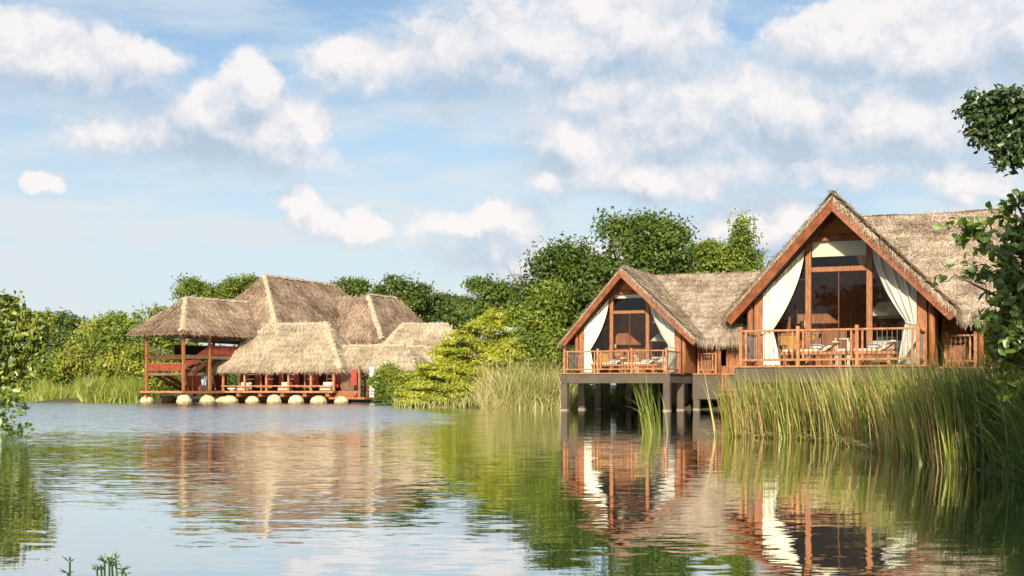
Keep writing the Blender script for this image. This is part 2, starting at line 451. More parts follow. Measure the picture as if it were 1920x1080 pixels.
gx = spaced(-2600, 2600, -50, 24, 0.55, 300); gy = spaced(-700, 3500, -4, 132, 0.6, 300)
GX, GY = np.meshgrid(gx, gy); GZ = ground_z(GX, GY)
nx, ny = len(gx), len(gy)
ii = (np.arange(ny - 1)[:, None] * nx + np.arange(nx - 1)[None, :]).ravel()
g = indexed('ground', np.stack([GX.ravel(), GY.ravel(), GZ.ravel()], 1), np.stack([ii, ii + 1, ii + nx + 1, ii + nx], 1), M['ground'], smooth=True)
tag(g, 'green brown soil bank around the lake', 'ground', kind='structure')
wv = part('water', [(-140, -20, 0), (40, -20, 0), (40, 150, 0), (-140, 150, 0)], [(0, 1, 2, 3)], M['water'])
tag(wv, 'green rippled lake water mirroring sky and lodges', 'water', kind='structure')


# ------------------------------------------------------------------ thatch
def tri_sample(poly, n, rng):
    P = np.array(poly, float); T = [(P[0], P[i], P[i + 1]) for i in range(1, len(P) - 1)]
    A = np.array([np.linalg.norm(np.cross(b - a, c - a)) for a, b, c in T])
    k = rng.choice(len(T), n, p=A / A.sum()); r1 = np.sqrt(rng.random(n)); r2 = rng.random(n)
    T = np.array(T)[k]
    return T[:, 0] * (1 - r1)[:, None] + T[:, 1] * (r1 * (1 - r2))[:, None] + T[:, 2] * (r1 * r2)[:, None]


def straws(poly, n, rng, L=(0.22, 0.58), w=(0.010, 0.030), spread=1.25, lift=0.10, tier=0.38, off=0.0):
    P = np.array(poly, float); nrm = np.cross(P[1] - P[0], P[2] - P[0]); nrm /= np.linalg.norm(nrm)
    if nrm[2] < 0: nrm = -nrm
    down = np.array([0, 0, -1.]) - nrm * (-nrm[2]); down /= np.linalg.norm(down); side = np.cross(nrm, down)
    c = tri_sample(poly, n, rng)
    s = c @ down; fr = (s / tier + 0.25 * np.sin(c @ side * 1.3)) % 1.0
    c = c + nrm * (off + 0.015 + 0.06 * fr + 0.03 * rng.random(n))[:, None]
    ang = rng.normal(0, spread * 0.55, n) + np.where(rng.random(n) < .5, .35, -.35) * spread
    d = down * np.cos(ang)[:, None] + side * np.sin(ang)[:, None]
    lf = rng.normal(lift, 0.12, n)
    d = unit(d + nrm * lf[:, None])
    l = rng.uniform(*L, n); ww = rng.uniform(*w, n)
    sd_ = unit(np.cross(d, nrm) + 0.5 * rng.normal(size=(n, 3)) * 0.5) * (ww / 2)[:, None]
    a = c - d * (l / 2)[:, None]; b = c + d * (l / 2)[:, None]
    return np.stack([a - sd_, a + sd_, b + sd_ * .35, b - sd_ * .35], 1).reshape(-1, 3)


def fringe(p, q, n, rng, out, L=(0.12, 0.5), w=(0.012, 0.028), depth=0.16, back=(0, 0, 0), droop=1.0, along=0.35):
    p = np.array(p, float); q = np.array(q, float); out = np.array(out, float); e = unit(q - p)
    c = p + (q - p) * rng.random(n)[:, None] + np.array([0, 0, 1.]) * rng.uniform(-depth * .4, depth, n)[:, None] + np.array(back) * rng.random(n)[:, None]
    d = unit(out * rng.uniform(0.1, 0.9, n)[:, None] + np.array([0, 0, -1.]) * (droop * rng.uniform(.5, 1.1, n))[:, None] + e * rng.normal(0, along, n)[:, None])
    l = rng.uniform(*L, n) * rng.uniform(.5, 1, n); ww = rng.uniform(*w, n)
    s = unit(e + 0.6 * rng.normal(size=(n, 3))) * (ww / 2)[:, None]
    b = c + d * l[:, None]
    return np.stack([c - s, c + s, b + s * .25, b - s * .25], 1).reshape(-1, 3)


def slab(poly, th, down=True):
    """prism under a polygon"""
    P = [np.array(p, float) for p in poly]; n = len(P); Q = [p - np.array([0, 0, th]) for p in P]
    return P + Q, [tuple(range(n)), tuple(range(2 * n - 1, n - 1, -1))] + [(i, i + n, (i + 1) % n + n, (i + 1) % n) for i in range(n)]


# ------------------------------------------------------------------ lodges
def rail_run(par, p, q, h, bays, mid=True):
    """timber handrail run with posts, rails and thin steel balusters"""
    p = np.array(p, float); q = np.array(q, float); L = np.linalg.norm(q - p); e = (q - p) / L; z = np.array([0, 0, 1.])
    for i in range(bays + 1):
        c = p + e * L * i / bays
        beam('rail_post', c, c + z * (h + .09), .10, .10, M['wood_pale'], par, up=e, bev=.01)
    for i in range(bays):
        a = p + e * (L * i / bays + .05); b = p + e * (L * (i + 1) / bays - .05)
        beam('top_rail', a + z * (h - .03), b + z * (h - .03), .085, .06, M['wood_pale'], par, bev=.008)
        beam('bottom_rail', a + z * .17, b + z * .17, .06, .06, M['wood_pale'], par, bev=.008)
        for s in (a + e * .10, b - e * .10):
            beam('baluster', s + z * .2, s + z * (h - .06), .055, .055, M['wood_pale'], par, up=e)
        m = max(2, int(round((L / bays - .42) / .135)))
        for k in range(m):
            s = a + e * (.10 + (np.linalg.norm(b - a) - .20) * (k + 1) / (m + 1))
            beam('baluster_rod', s + z * .2, s + z * (h - .06), .016, .016, M['steel'], par, up=e)


def curtain(side, parent_frame, label, mtl, rng, tie=0.98, group=None):
    o = empty('curtain', parent_frame['loc'], parent_frame['rz'], label, 'curtain', group)
    ns, nt = 48, 48; V = []; y0 = 2.42 - .17; which_ = rng.random() * 6
    for j in range(nt + 1):
        t = j / nt
        for i in range(ns + 1):
            s = i / ns
            xt = 2.24 + (0.98 - 2.24) * s; zt = 4.74 - xt * 1.006 - .14
            xk = 2.25 - .30 * s; zk = tie + .12 * s
            if t < .72:
                u = t / .72; z = zt + (zk - zt) * u
                x = xt + (xk - xt) * u ** (1.0 + .75 * s)
                am = .020 + .03 * u
            else:
                u = (t - .72) / .28; z = zk * (1 - u) + .02
                x = xk + (2.23 - .52 * s - xk) * (u ** .8); am = .05 - .015 * u
            y = y0 + am * math.sin(s * 21 + 1.2 * t + .8 * math.sin(5 * t + which_)) + .016 * math.sin(s * 43 + 5 * t) + .012 * math.sin(s * 9 + 11 * t) + .008 * math.sin(s * 67 - 9 * t)
            V.append((side * x, y, z))
    Q = [(j * (ns + 1) + i, j * (ns + 1) + i + 1, (j + 1) * (ns + 1) + i + 1, (j + 1) * (ns + 1) + i) for j in range(nt) for i in range(ns)]
    indexed('fabric', np.array(V), Q, mtl, o, smooth=True)
    tt = [(side * (2.30 - .38 * k / 8), y0 - .05 - .05 * math.sin(k / 8 * math.pi), tie + .02 + .1 * k / 8) for k in range(9)]
    tube('tie_back', tt, [.018] * 9, mtl, o, 6)
    return o


def lounger(fr, x0, label, y=1.15):
    c, s = math.cos(fr['rz']), math.sin(fr['rz']); L = fr['loc']
    o = empty('sun_lounger', (L[0] + c * x0 - s * y, L[1] + s * x0 + c * y, L[2]), fr['rz'], label, 'sun lounger', 'loungers on the lodge decks')
    for sx in (-.72, .62):
        for sy in (-.28, .28): box('leg', (sx - .035, sx + .035), (sy - .035, sy + .035), (0, .30), M['wood_pale'], o)
    for sy in (-.32, .32): beam('side_rail', (-.82, sy, .33), (.80, sy, .33), .05, .09, M['wood_pale'], o, bev=.008)
    for k in range(9): box('slat', (-.78 + k * .17, -.68 + k * .17), (-.30, .30), (.345, .37), M['wood_pale'], o)
    for sx in (-.80, .78): beam('end_rail', (sx, -.295, .33), (sx, .295, .33), .05, .09, M['wood_pale'], o)
    beam('lower_stretcher', (-.72, -.28, .14), (.62, -.28, .14), .03, .05, M['wood_pale'], o)
    hexa('mattress', [(-.80, -.31, .375), (.26, -.31, .375), (.26, .31, .375), (-.80, .31, .375), (-.80, -.31, .455), (.26, -.31, .455), (.26, .31, .455), (-.80, .31, .455)], M['mattress'], o, bev=.02)
    hexa('back_cushion', [(.27, -.31, .38), (.40, -.31, .38), (.40, .31, .38), (.27, .31, .38), (.70, -.31, .70), (.84, -.31, .66), (.84, .31, .66), (.70, .31, .70)], M['mattress'], o, bev=.02)
    V = []; ns, nr = 14, 9
    for j in range(nr):
        th = math.pi * j / (nr - 1)
        for i in range(ns):
            ph = 2 * math.pi * i / ns; cx = math.copysign(abs(math.cos(ph)) ** .6, math.cos(ph)); cy = math.copysign(abs(math.sin(ph)) ** .6, math.sin(ph))
            V.append((.18 + .20 * math.sin(th) ** .6 * cx, .27 * math.sin(th) ** .6 * cy, .53 - .075 * math.cos(th)))
    part('pillow', V, [(j * ns + i, j * ns + (i + 1) % ns, (j + 1) * ns + (i + 1) % ns, (j + 1) * ns + i) for j in range(nr - 1) for i in range(ns)], M['cushion'], o, smooth=True)
    beam('back_prop', (.66, -.27, .36), (.74, -.27, .60), .03, .04, M['wood_pale'], o)


def place(fr, x, y, z=0.0):
    c, s = math.cos(fr['rz']), math.sin(fr['rz']); L = fr['loc']
    return (L[0] + c * x - s * y, L[1] + s * x + c * y, L[2] + z)


def armchair(fr, x, y, label, turn=0.5):
    o = empty('armchair', place(fr, x, y), fr['rz'] + turn, label, 'armchair')
    for sx in (-.3, .3):
        for sy in (-.28, .28): box('leg', (sx - .03, sx + .03), (sy - .03, sy + .03), (0, .62 if sy < 0 else .9), M['wood_pale'], o)
        beam('armrest', (sx, -.33, .64), (sx, .30, .64), .07, .04, M['wood_pale'], o, bev=.01)
    box('seat_cushion', (-.27, .27), (-.30, .26), (.32, .46), M['ochre'], o, bev=.03)
    hexa('back_cushion', [(-.27, .20, .46), (.27, .20, .46), (.27, .32, .46), (-.27, .32, .46), (-.27, .30, .98), (.27, .30, .98), (.27, .40, .98), (-.27, .40, .98)], M['ochre'], o, bev=.03)
    for k in range(5): box('back_slat', (-.24 + k * .1, -.19 + k * .1), (.36, .38), (.46, .95), M['wood_pale'], o)


def lodge(name, loc, yaw, label, xe, seed, nst, which):
    rng = np.random.default_rng(seed); rz = -yaw; fr = dict(loc=loc, rz=rz)
    o = empty(name, loc, rz, label, 'lodge', 'lodges on the lake shore')
    wz = -loc[2]                                                      # water level in this frame
    va, ve, ue, we, hz = 1.0, 2.0, 3.33, 1.42, 4.77
    sl = (hz - we) / ue; vr = 7.0
    # --- concrete base
    box('edge_beam', (-2.62, 2.62), (-.06, .24), (-.52, -.085), M['concrete'], o, .012)
    for sx in (-1, 1): box('edge_beam', (sx * 2.47 - .15, sx * 2.47 + .15), (.243, 4.05), (-.518, -.087), M['concrete'], o, .012)
    for (x, y) in ((-2.46, .1), (2.46, .1), (-2.46, 2.6), (2.46, 2.6), (-2.46, 5.2), (0, 4.6), (-1.2, 6.4), (1.2, 6.4)):
        box('pier', (x - .155, x + .155), (y - .15, y + .15), (wz - 1.0, -.515), M['concrete'], o, .012)
        box('tide_mark', (x - .162, x + .162), (y - .157, y + .157), (wz + .005, wz + .05), M['concrete_wet'], o)
    box('floor_slab', (-2.60, 2.60), (.243, 9.6), (-.30, -.09), M['concrete'], o)
    box('wing_beam', (2.66, xe + 3.0), (4.06, 4.36), (-1.28, -.087), M['concrete'], o, .012)
    box('wing_slab', (2.61, xe + 3.0), (4.363, 9.6), (-.30, -.09), M['concrete'], o)
    for x in (2.84, 4.9, xe + 2.8):
        box('pier', (x - .15, x + .15), (4.08, 4.34), (wz - 1.0, -1.278), M['concrete'], o, .012)
        box('tide_mark', (x - .157, x + .157), (4.075, 4.347), (wz + .005, wz + .05), M['concrete_wet'], o)
    for x in (1.6, 4.6): box('pier', (x - .15, x + .15), (6.9, 7.2), (wz - 1.0, -.298), M['concrete'], o)
    box('underfloor_screen', (-2.6, xe + 3.0), (8.6, 8.85), (wz - .8, -.302), M['concrete'], o)  # wall added to block bright water and sky showing under the floor
    # --- deck planks
    for k in range(17): box('deck_plank', (-2.70, 2.70), (-.12 + k * .15, .022 + k * .15), (-.084, -.04 + .003 * (k % 2)), M['wood_pale'], o)
    box('floor', (-2.55, 2.55), (2.44, 9.5), (-.088, -.02), M['wood_grey'], o)
    box('wing_floor', (2.56, xe + 2.9), (4.0, 9.5), (-.085, -.03), M['wood_pale'], o)
    # --- gable wall at v = 2.42
    yw = 2.42
    for sx in (-1, 1):
        box('corner_column', (sx * 2.39 - .14, sx * 2.39 + .14), (yw - .10, yw + .10), (-.02, hz - 2.39 * sl - .12), M['wood'], o, .012)
        box('mullion', (sx * .896 - .085, sx * .896 + .085), (yw - .085, yw + .085), (-.02, hz - .98 * sl - .12), M['wood'], o, .01)
        tube('round_post', [(sx * 2.66, yw - .05, -.02), (sx * 2.66, yw - .05, hz - 2.7 * sl - .1)], [.10, .09], M['wood'], o, 12)
        beam('wall_rafter', (sx * 2.50, yw, hz - 2.50 * sl - .17), (sx * .05, yw, hz - .05 * sl - .17), .16, .16, M['wood_beam'], o, bev=.01)
        part('side_pane', [(sx * .98, yw, 0.02), (sx * 2.25, yw, 0.02), (sx * 2.25, yw, hz - 2.25 * sl - .26), (sx * .98, yw, hz - .98 * sl - .26)], [(0, 1, 2, 3)], M['glass'], o)
        beam('side_transom', (sx * .985, yw, 2.62 if sx < 0 else 2.66), (sx * 1.72, yw, 2.62 if sx < 0 else 2.66), .02, .02, M['wood_dark'], o)
    box('collar_beam', (-.98, .98), (yw - .11, yw + .06), (3.76, 3.93), M['wood_beam'], o, .01)
    box('transom', (-.81, .81), (yw - .07, yw + .07), (2.83, 2.98), M['wood'], o, .01)
    part('upper_pane', [(-.81, yw, 2.98), (.81, yw, 2.98), (.81, yw, 3.76), (-.81, yw, 3.76)], [(0, 1, 2, 3)], M['glass'], o)
    part('lower_pane', [(-.81, yw, .02), (.81, yw, .02), (.81, yw, 2.83), (-.81, yw, 2.83)], [(0, 1, 2, 3)], M['glass'], o)
    v, f = slab([(-.86, yw - .02, 3.93), (.86, yw - .02, 3.93), (0, yw - .02, hz - .12)], 0.0)
    tri = [(-.84, 3.93), (.84, 3.93), (0, hz - .10)]
    part('gable_panel', [(x, yw - .03, z) for x, z in tri] + [(x, yw + .03, z) for x, z in tri], [(0, 1, 2), (5, 4, 3), (0, 3, 4, 1), (1, 4, 5, 2), (2, 5, 3, 0)], M['mat_panel'], o)
    box('roller_blind', (-.79, .79), (yw + .05, yw + .075), (3.30, 3.75) if which == 0 else (3.58, 3.75), M['cloth'], o)
    beam('door_stile', (0, yw + .02, .03), (0, yw + .02, 2.82), .045, .03, M['wood_dark'], o, up=(1, 0, 0))
    # --- rooms behind the glass
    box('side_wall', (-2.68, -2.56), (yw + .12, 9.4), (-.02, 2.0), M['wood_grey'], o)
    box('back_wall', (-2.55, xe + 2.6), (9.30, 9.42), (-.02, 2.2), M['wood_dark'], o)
    box('side_wall', (2.60, 2.72), (yw + .12, 4.6), (-.02, hz - 2.7 * sl - .16), M['wood'], o)
    box('room_partition', (-2.5, 2.5), (5.9, 6.0), (-.02, 3.2), M['wood'], o)
    # wing front wall with columns, panels and a slatted opening
    x = 2.80
    k = 0
    while x < xe + 2.4:
        if k % 3 == 1:
            box('wall_panel', (x, x + .62), (4.64, 4.70), (-.02, .34), M['wood'], o)
            part('wing_pane', [(x, 4.67, .34), (x + .62, 4.67, .34), (x + .62, 4.67, 1.40), (x, 4.67, 1.40)], [(0, 1, 2, 3)], M['glass'], o)
        else:
            for b in range(4): box('wall_board', (x + b * .155, x + b * .155 + .148), (4.64, 4.69 + .006 * (b % 2)), (-.02, 1.75), M['wood'], o)
        box('wing_column', (x + .63, x + .75), (4.58, 4.72), (-.02, 1.80), M['wood'], o, .01)
        x += .76; k += 1
    for x in (3.95, 5.4): tube('round_post', [(x, 4.14, -.03), (x, 4.14, 1.68)], [.10, .095], M['wood'], o, 12)
    rail_run(o, (2.95, 4.10, -.03), (3.80, 4.10, -.03), .98, 1)
    rail_run(o, (4.15, 4.02, -1.0), (5.35, 4.02, -1.0), .95, 1)
    box('stair_landing', (4.05, 5.5), (3.40, 4.05), (-1.10, -1.0), M['wood_pale'], o)
    # --- balcony rails
    rail_run(o, (-2.45, 0, -.04), (2.45, 0, -.04), 1.04, 3)
    rail_run(o, (-2.45, .06, -.04), (-2.45, 2.22, -.04), 1.02, 1)
    rail_run(o, (2.45, .06, -.04), (2.45, 2.22, -.04), 1.02, 1)
    # --- roof timbers
    for sx in (-1, 1):
        p = np.array([0, va, hz]); q = np.array([sx * ue, ve, we]); e = q - p
        n = np.array([sx * sl, 0, 1.]); n /= np.linalg.norm(n); inn = -n * .22
        y = np.array([0, .055, 0]); pp = p + np.array([0, -.03, 0]); qq = q + np.array([0, -.03, 0])
        cen = np.array([0, va, hz - .22 * math.sqrt(1 + sl * sl)])      # boards meet on the centre line
        hexa('fascia_board', [cen + (0, -.03, 0), cen + (0, .03, 0), qq + inn + y, qq + inn, p + (0, -.03, 0), p + (0, .03, 0), qq + y, qq], M['wood_beam'], o)
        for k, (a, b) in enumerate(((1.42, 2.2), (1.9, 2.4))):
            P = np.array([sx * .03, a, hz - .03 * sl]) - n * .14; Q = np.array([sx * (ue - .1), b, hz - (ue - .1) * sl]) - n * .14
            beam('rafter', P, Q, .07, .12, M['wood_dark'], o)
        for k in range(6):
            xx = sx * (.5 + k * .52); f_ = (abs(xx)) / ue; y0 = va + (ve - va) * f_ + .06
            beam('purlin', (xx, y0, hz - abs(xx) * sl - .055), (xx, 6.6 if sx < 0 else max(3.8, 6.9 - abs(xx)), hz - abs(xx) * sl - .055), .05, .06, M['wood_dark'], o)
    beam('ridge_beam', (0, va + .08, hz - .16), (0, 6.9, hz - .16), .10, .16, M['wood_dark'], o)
    # --- roof planes: soffit boards below, thatch core and straw above
    Rr = [(0, va, hz), (ue, ve, we), (ue, vr - ue, we), (0, vr, hz)]
    Ll = [(0, va, hz), (0, vr, hz), (-ue, vr + ue, we), (-ue, ve, we)]
    Wf = [(0, vr, hz), (ue, vr - ue, we), (xe + ue, vr - ue, we), (xe, vr, hz)]
    We = [(xe, vr, hz), (xe + ue, vr - ue, we), (xe + ue, vr + ue, we)]
    Wb = [(0, vr, hz), (xe, vr, hz), (xe + ue, vr + ue, we), (-ue, vr + ue, we)]
    th = .17
    for nm, P in (('right_slope', Rr), ('left_slope', Ll), ('wing_front', Wf), ('wing_end', We), ('wing_back', Wb)):
        top = [np.array(p) + (0, 0, th) for p in P]
        v1, f1 = slab(top, th - .045)
        if nm == 'right_slope':
            roofp = part('thatch_roof', v1, f1, M['thatch_core'], o)
            core = roofp
        else:
            core = part('thatch_roof', v1, f1, M['thatch_core'], o)
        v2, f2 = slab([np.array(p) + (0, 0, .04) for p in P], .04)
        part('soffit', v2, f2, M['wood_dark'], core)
        share = dict(right_slope=.34, left_slope=.10, wing_front=.42, wing_end=.10, wing_back=.04)[nm]
        Vs = [straws(top, int(nst * share), rng)]
        if nm in ('right_slope', 'left_slope'):
            sx = 1 if nm == 'right_slope' else -1
            a = np.array([0, va - .02, hz + .12]); b = np.array([sx * ue, ve - .02, we + .12])
            Vs.append(fringe(a, b, int(nst * (.028 if sx > 0 else .012)), rng, (sx * .15, -.8, 0), (.12, .40) if sx > 0 else (.06, .16), depth=.06, back=(0, .12, 0)))
            Vs.append(fringe(b + (0, .05, -.02), np.array([sx * ue, vr - ue, we + .1]), int(nst * .014), rng, (sx * .9, 0, 0), (.2, .55)))
        if nm == 'wing_front':
            Vs.append(fringe((ue, vr - ue - .02, we + .1), (xe + ue, vr - ue - .02, we + .1), int(nst * .04), rng, (0, -.9, 0), (.2, .6)))
        if nm == 'left_slope':
            Vs.append(fringe((-ue - .02, ve, we + .1), (-ue - .02, vr, we + .1), int(nst * .02), rng, (-.9, 0, 0), (.2, .55)))
        if nm == 'wing_end':
            Vs.append(fringe((xe + ue, vr - ue, we + .1), (xe + ue, vr + ue, we + .1), int(nst * .02), rng, (.9, 0, 0), (.2, .6)))
        so = quads('straw', np.concatenate(Vs), M['straw'], core); tag(so, kind='stuff')
    # ridges: bound rolls of straw laid over the ridge line
    for (a, b) in (((0, va, hz + th), (0, vr, hz + th)), ((0, vr, hz + th), (xe, vr, hz + th))):
        a = np.array(a); b = np.array(b); n = int(nst * .035); tt = rng.random(n); e = unit(b - a)
        c = a + (b - a) * tt[:, None]; sd_ = np.array([-e[1], e[0], 0]) * np.where(rng.random(n) < .5, 1, -1)[:, None]
        d = unit(sd_ * 1.0 + np.array([0, 0, -.85]) + e * rng.normal(0, .5, n)[:, None]); l = rng.uniform(.2, .5, n)
        c = c + np.array([0, 0, 1.]) * (.04 + .07 * rng.random(n) + .03 * np.sin(tt * 9))[:, None] - d * .05
        s = unit(np.cross(d, [0, 0, 1.])) * .012
        q = quads('ridge_straw', np.stack([c - s, c + s, c + d * l[:, None] + s * .4, c + d * l[:, None] - s * .4], 1).reshape(-1, 3), M['straw'], o); tag(q, kind='stuff')
    # --- things on and in the lodge
    w_ = 'nearer lodge' if which == 0 else 'farther lodge'
    curtain(-1, fr, 'cream curtain tied to the left column of the %s' % w_, M['cloth'], rng)
    curtain(1, fr, 'sheer cream curtain tied to the right column of the %s' % w_, M['sheer'], rng, 1.15)
    lounger(fr, -.62, 'sun lounger under the left half of the %s balcony' % w_)
    lounger(fr, .98, 'sun lounger in the middle of the %s balcony, right of its twin' % w_)
    armchair(fr, -1.50, 3.1, 'ochre cushioned armchair behind the left curtain of the %s' % w_, .5)
    d = empty('writing_desk', place(fr, -1.55, 4.3), rz, 'timber writing desk behind the armchair in the %s' % w_, 'desk')
    box('desk_top', (-.75, .75), (-.3, .3), (1.02, 1.08), M['wood_pale'], d)
    for sx in (-.68, .68):
        for sy in (-.24, .24): box('leg', (sx - .04, sx + .04), (sy - .04, sy + .04), (0, 1.02), M['wood_pale'], d)
    box('drawer', (-.62, .62), (-.28, -.02), (.86, 1.0), M['ochre'], d)
    lp = empty('table_lamp', place(fr, -1.35, 4.25, 1.08), rz, 'small lamp on the desk in the %s' % w_, 'lamp')
    tube('base', [(0, 0, 0), (0, 0, .03), (0, 0, .05), (0, 0, .18)], [.08, .08, .02, .02], M['wood_pale'], lp, 10)
    tube('shade', [(0, 0, .16), (0, 0, .38)], [.14, .10], M['lantern'], lp, 14)
    bd = empty('canopy_bed', place(fr, 1.5, 4.6), rz, 'bed with white linen and canopy net inside the %s' % w_, 'bed')
    box('bed_base', (-.85, .85), (-.95, .95), (.12, .50), M['wood'], bd)
    box('mattress', (-.82, .82), (-.92, .92), (.502, .78), M['bed_white'], bd, .04)
    for k in (-.4, .4): box('pillow', (k - .3, k + .3), (.45, .85), (.79, .98), M['bed_white'], bd, .05)
    part('canopy_net', [(-.85, -.9, 1.55), (.85, -.9, 1.55), (.85, .9, 1.55), (-.85, .9, 1.55), (-.5, -.5, 2.0), (.5, -.5, 2.0), (.5, .5, 2.0), (-.5, .5, 2.0)], BOXF[1:], M['sheer'], bd)
    for sx in (-.8, .8):
        for sy in (-.88, .88): box('bed_post', (sx - .03, sx + .03), (sy - .03, sy + .03), (.502, 1.56), M['wood_dark'], bd)
    if which == 0:
        ln = empty('pendant_lantern', place(fr, .62, 3.1, 3.05), rz, 'pear shaped woven lantern hanging behind the upper pane of the nearer lodge', 'lantern')
        tube('shade', [(0, 0, 0), (0, 0, .04), (0, 0, .18), (0, 0, .36), (0, 0, .50), (0, 0, .54)], [.05, .09, .16, .20, .16, .05], M['lantern'], ln, 14)
        tube('cord', [(0, 0, .54), (0, 0, 1.1)], [.008, .008], M['steel'], ln, 5)
    else:
        ln = empty('round_lamp', place(fr, 1.05, 3.0, 2.35), rz, 'small round cream lamp hanging beside the right mullion of the farther lodge', 'lamp')
        tube('shade', [(0, 0, 0), (0, 0, .03), (0, 0, .09), (0, 0, .15), (0, 0, .18)], [.03, .08, .10, .08, .03], M['cushion'], ln, 12)
        tube('cord', [(0, 0, .18), (0, 0, 1.2)], [.008, .008], M['steel'], ln, 5)
    st = empty('stool', place(fr, .05, 2.95), rz, 'low white stool behind the door pane of the %s' % w_, 'stool')
    box('seat', (-.2, .2), (-.2, .2), (.80, .84), M['white'], st)
    for sx in (-.17, .17):
        for sy in (-.17, .17): box('leg', (sx - .02, sx + .02), (sy - .02, sy + .02), (0, .80), M['white'], st)
    return o


lodge('timber_lodge', (8.91, 34.96, 1.676), 0.39, 'nearer thatched lodge with tall glazed gable above the reeds', 4.7, 11, 76000, 0)
lodge('timber_lodge', (4.73, 57.0, 1.778), 0.385, 'farther thatched lodge on brown concrete piers over the water', 5.5, 12, 42000, 1)


# ------------------------------------------------------------------ the big thatched hall
HX, HY = -20.0, 93.0
hall = empty('thatched_hall', (HX, HY, 0), 0, 'large thatched hall of several hipped roofs beyond the lake', 'hall')
DK = 0.88


def hip_roof(name, rl, rr, zr, ze, r, mstraw, n, seed, caps=('fl',), ridge_cap=True):
    """hipped roof: rl, rr ridge ends in plan (left, right as seen from the lake), r plan run; caps: which hips carry a pale straw cap"""
    rng = np.random.default_rng(seed)
    rl = np.array(rl, float); rr = np.array(rr, float); u = unit(rr - rl); f = np.array([u[1], -u[0]])
    A = np.array([*rl, zr]); B = np.array([*rr, zr])
    c = {k: np.array([*(p + r * (su * u + sf * f)), ze]) for k, p, su, sf in (('fl', rl, -1, 1), ('fr', rr, 1, 1), ('bl', rl, -1, -1), ('br', rr, 1, -1))}
    faces = {'front': [A, c['fl'], c['fr'], B], 'left': [A, c['bl'], c['fl']], 'right': [B, c['fr'], c['br']], 'back': [B, c['br'], c['bl'], A]}
    geos = []
    for k, P in faces.items():
        if np.linalg.norm(B - A) < .05 and len(P) == 4: P = [P[0], P[1], P[2]]
        geos.append(slab(P, .22))
    v, fc = merge(geos)
    core = part(name, v, fc, M['thatch_core'], hall, world=True)
    Vs = []
    areas = {k: sum(np.linalg.norm(np.cross(P[i] - P[0], P[i + 1] - P[0])) / 2 for i in range(1, len(P) - 1)) for k, P in faces.items()}
    tot = areas['front'] + areas['left'] + areas['right'] + .15 * areas['back']
    for k, P in faces.items():
        m = int(n * areas[k] * (.15 if k == 'back' else 1) / tot)
        if m > 10: Vs.append(straws(P, m, rng, (.35, .85), (.03, .07), .55, .07, .55))
    for a, b, o2 in (('fl', 'fr', f), ('bl', 'fl', -u), ('fr', 'br', u)):
        L = np.linalg.norm(c[a] - c[b])
        Vs.append(fringe(c[a], c[b], int(L * 60), rng, (*(o2 * .8), 0), (.2, .55), (.03, .06), .08, along=.2))
    s = quads('straw', np.concatenate(Vs), mstraw, core, world=True); tag(s, kind='stuff')
    # pale caps
    lines = []
    if ridge_cap: lines.append((A, B))
    for k in caps: lines.append((A if k[1] == 'l' else B, c[k]))
    for a, b in lines:
        hipline = abs(a[2] - b[2]) > .3
        wd = .27 if hipline else .15
        m = max(2, int(np.linalg.norm(b - a) / .25)); V = []
        e = unit(b - a); side = unit(np.cross(e, [0, 0, 1.])); up = np.cross(side, e)
        for i in range(m + 1):
            p = a + (b - a) * i / m; jw = wd * (1 + .18 * rng.normal()) * (.75 + .4 * i / m if hipline else 1); ju = .05 * rng.normal() * .5
            for q in (-1, -.45, 0, .45, 1):
                V.append(p + side * q * jw + up * (.17 + ju - abs(q) ** 1.5 * jw * (.75 if hipline else .95)))
        Q = [(i * 5 + j, i * 5 + j + 1, (i + 1) * 5 + j + 1, (i + 1) * 5 + j) for i in range(m) for j in range(4)]
        part('ridge_cap', V, Q, M['cap_straw'], core, world=True)
    return c


def uv(a):
    a = R(a); return np.array([math.cos(a), math.sin(a)]), np.array([math.sin(a), -math.cos(a)])


# main roof, left pavilion, right wing
u, f = uv(57); pav_l = np.array([-24.2, 91.7])
pav = hip_roof('pavilion_roof', pav_l, pav_l + u * 7.2, 7.75, 5.15, 2.85, M['straw_hall'], 16000, 21, ('fl',))
u2, f2 = uv(66); main_l = np.array([-19.75, 98.8])
hip_roof('main_roof', main_l, main_l + u2 * 10.7, 10.05, 4.95, 4.3, M['straw_hall'], 26000, 22, ('fl',))
cw = np.array([-12.1, 104.0])
hip_roof('wing_roof', cw, cw + u2 * 4.9, 8.95, 5.0, 3.25, M['straw_hall'], 11000, 23, ('fl',))
# lower front building
hip_roof('connecting_roof', (-15.3, 106.6), cw + u2 * .4, 8.85, 5.0, 3.2, M['straw_hall'], 7000, 29, (), False)
u3, f3 = uv(-22); lo_l = np.array([-18.8, 94.4]); lo_r = lo_l + u3 * 5.3
low = hip_roof('lower_roof', lo_l, lo_r, 5.85, 2.45, 3.0, M['straw_pale'], 24000, 24, ('fr',))
er = np.array([-12.0, 91.2])
hip_roof('porch_roof', er - u3 * 1.2, er + u3 * 4.6, 4.12, 2.45, 1.65, M['straw_pale'], 13000, 25, ())
u4, f4 = uv(20); e2 = np.array([-9.3, 91.2])
hip_roof('side_roof', e2, e2 + u4 * 3.2, 4.1, 2.3, 1.8, M['straw_pale'], 7000, 26, ())
dd = np.array([-8.6, 97.0])
hip_roof('rear_roof', dd, dd + np.array([3.6, .2]), 6.05, 3.6, 2.2, M['straw_pale'], 7000, 27, ('fl',))
sm = np.array([-21.6, 94.3])
hip_roof('small_roof', sm, sm + u3 * 1.4, 3.9, 2.5, 1.5, M['straw_pale'], 4000, 28, ('fl',))


def frame(o2, a):
    uu, ff = uv(a)
    return lambda s, b, z: np.array([*(np.array(o2) + uu * s - ff * b), z])


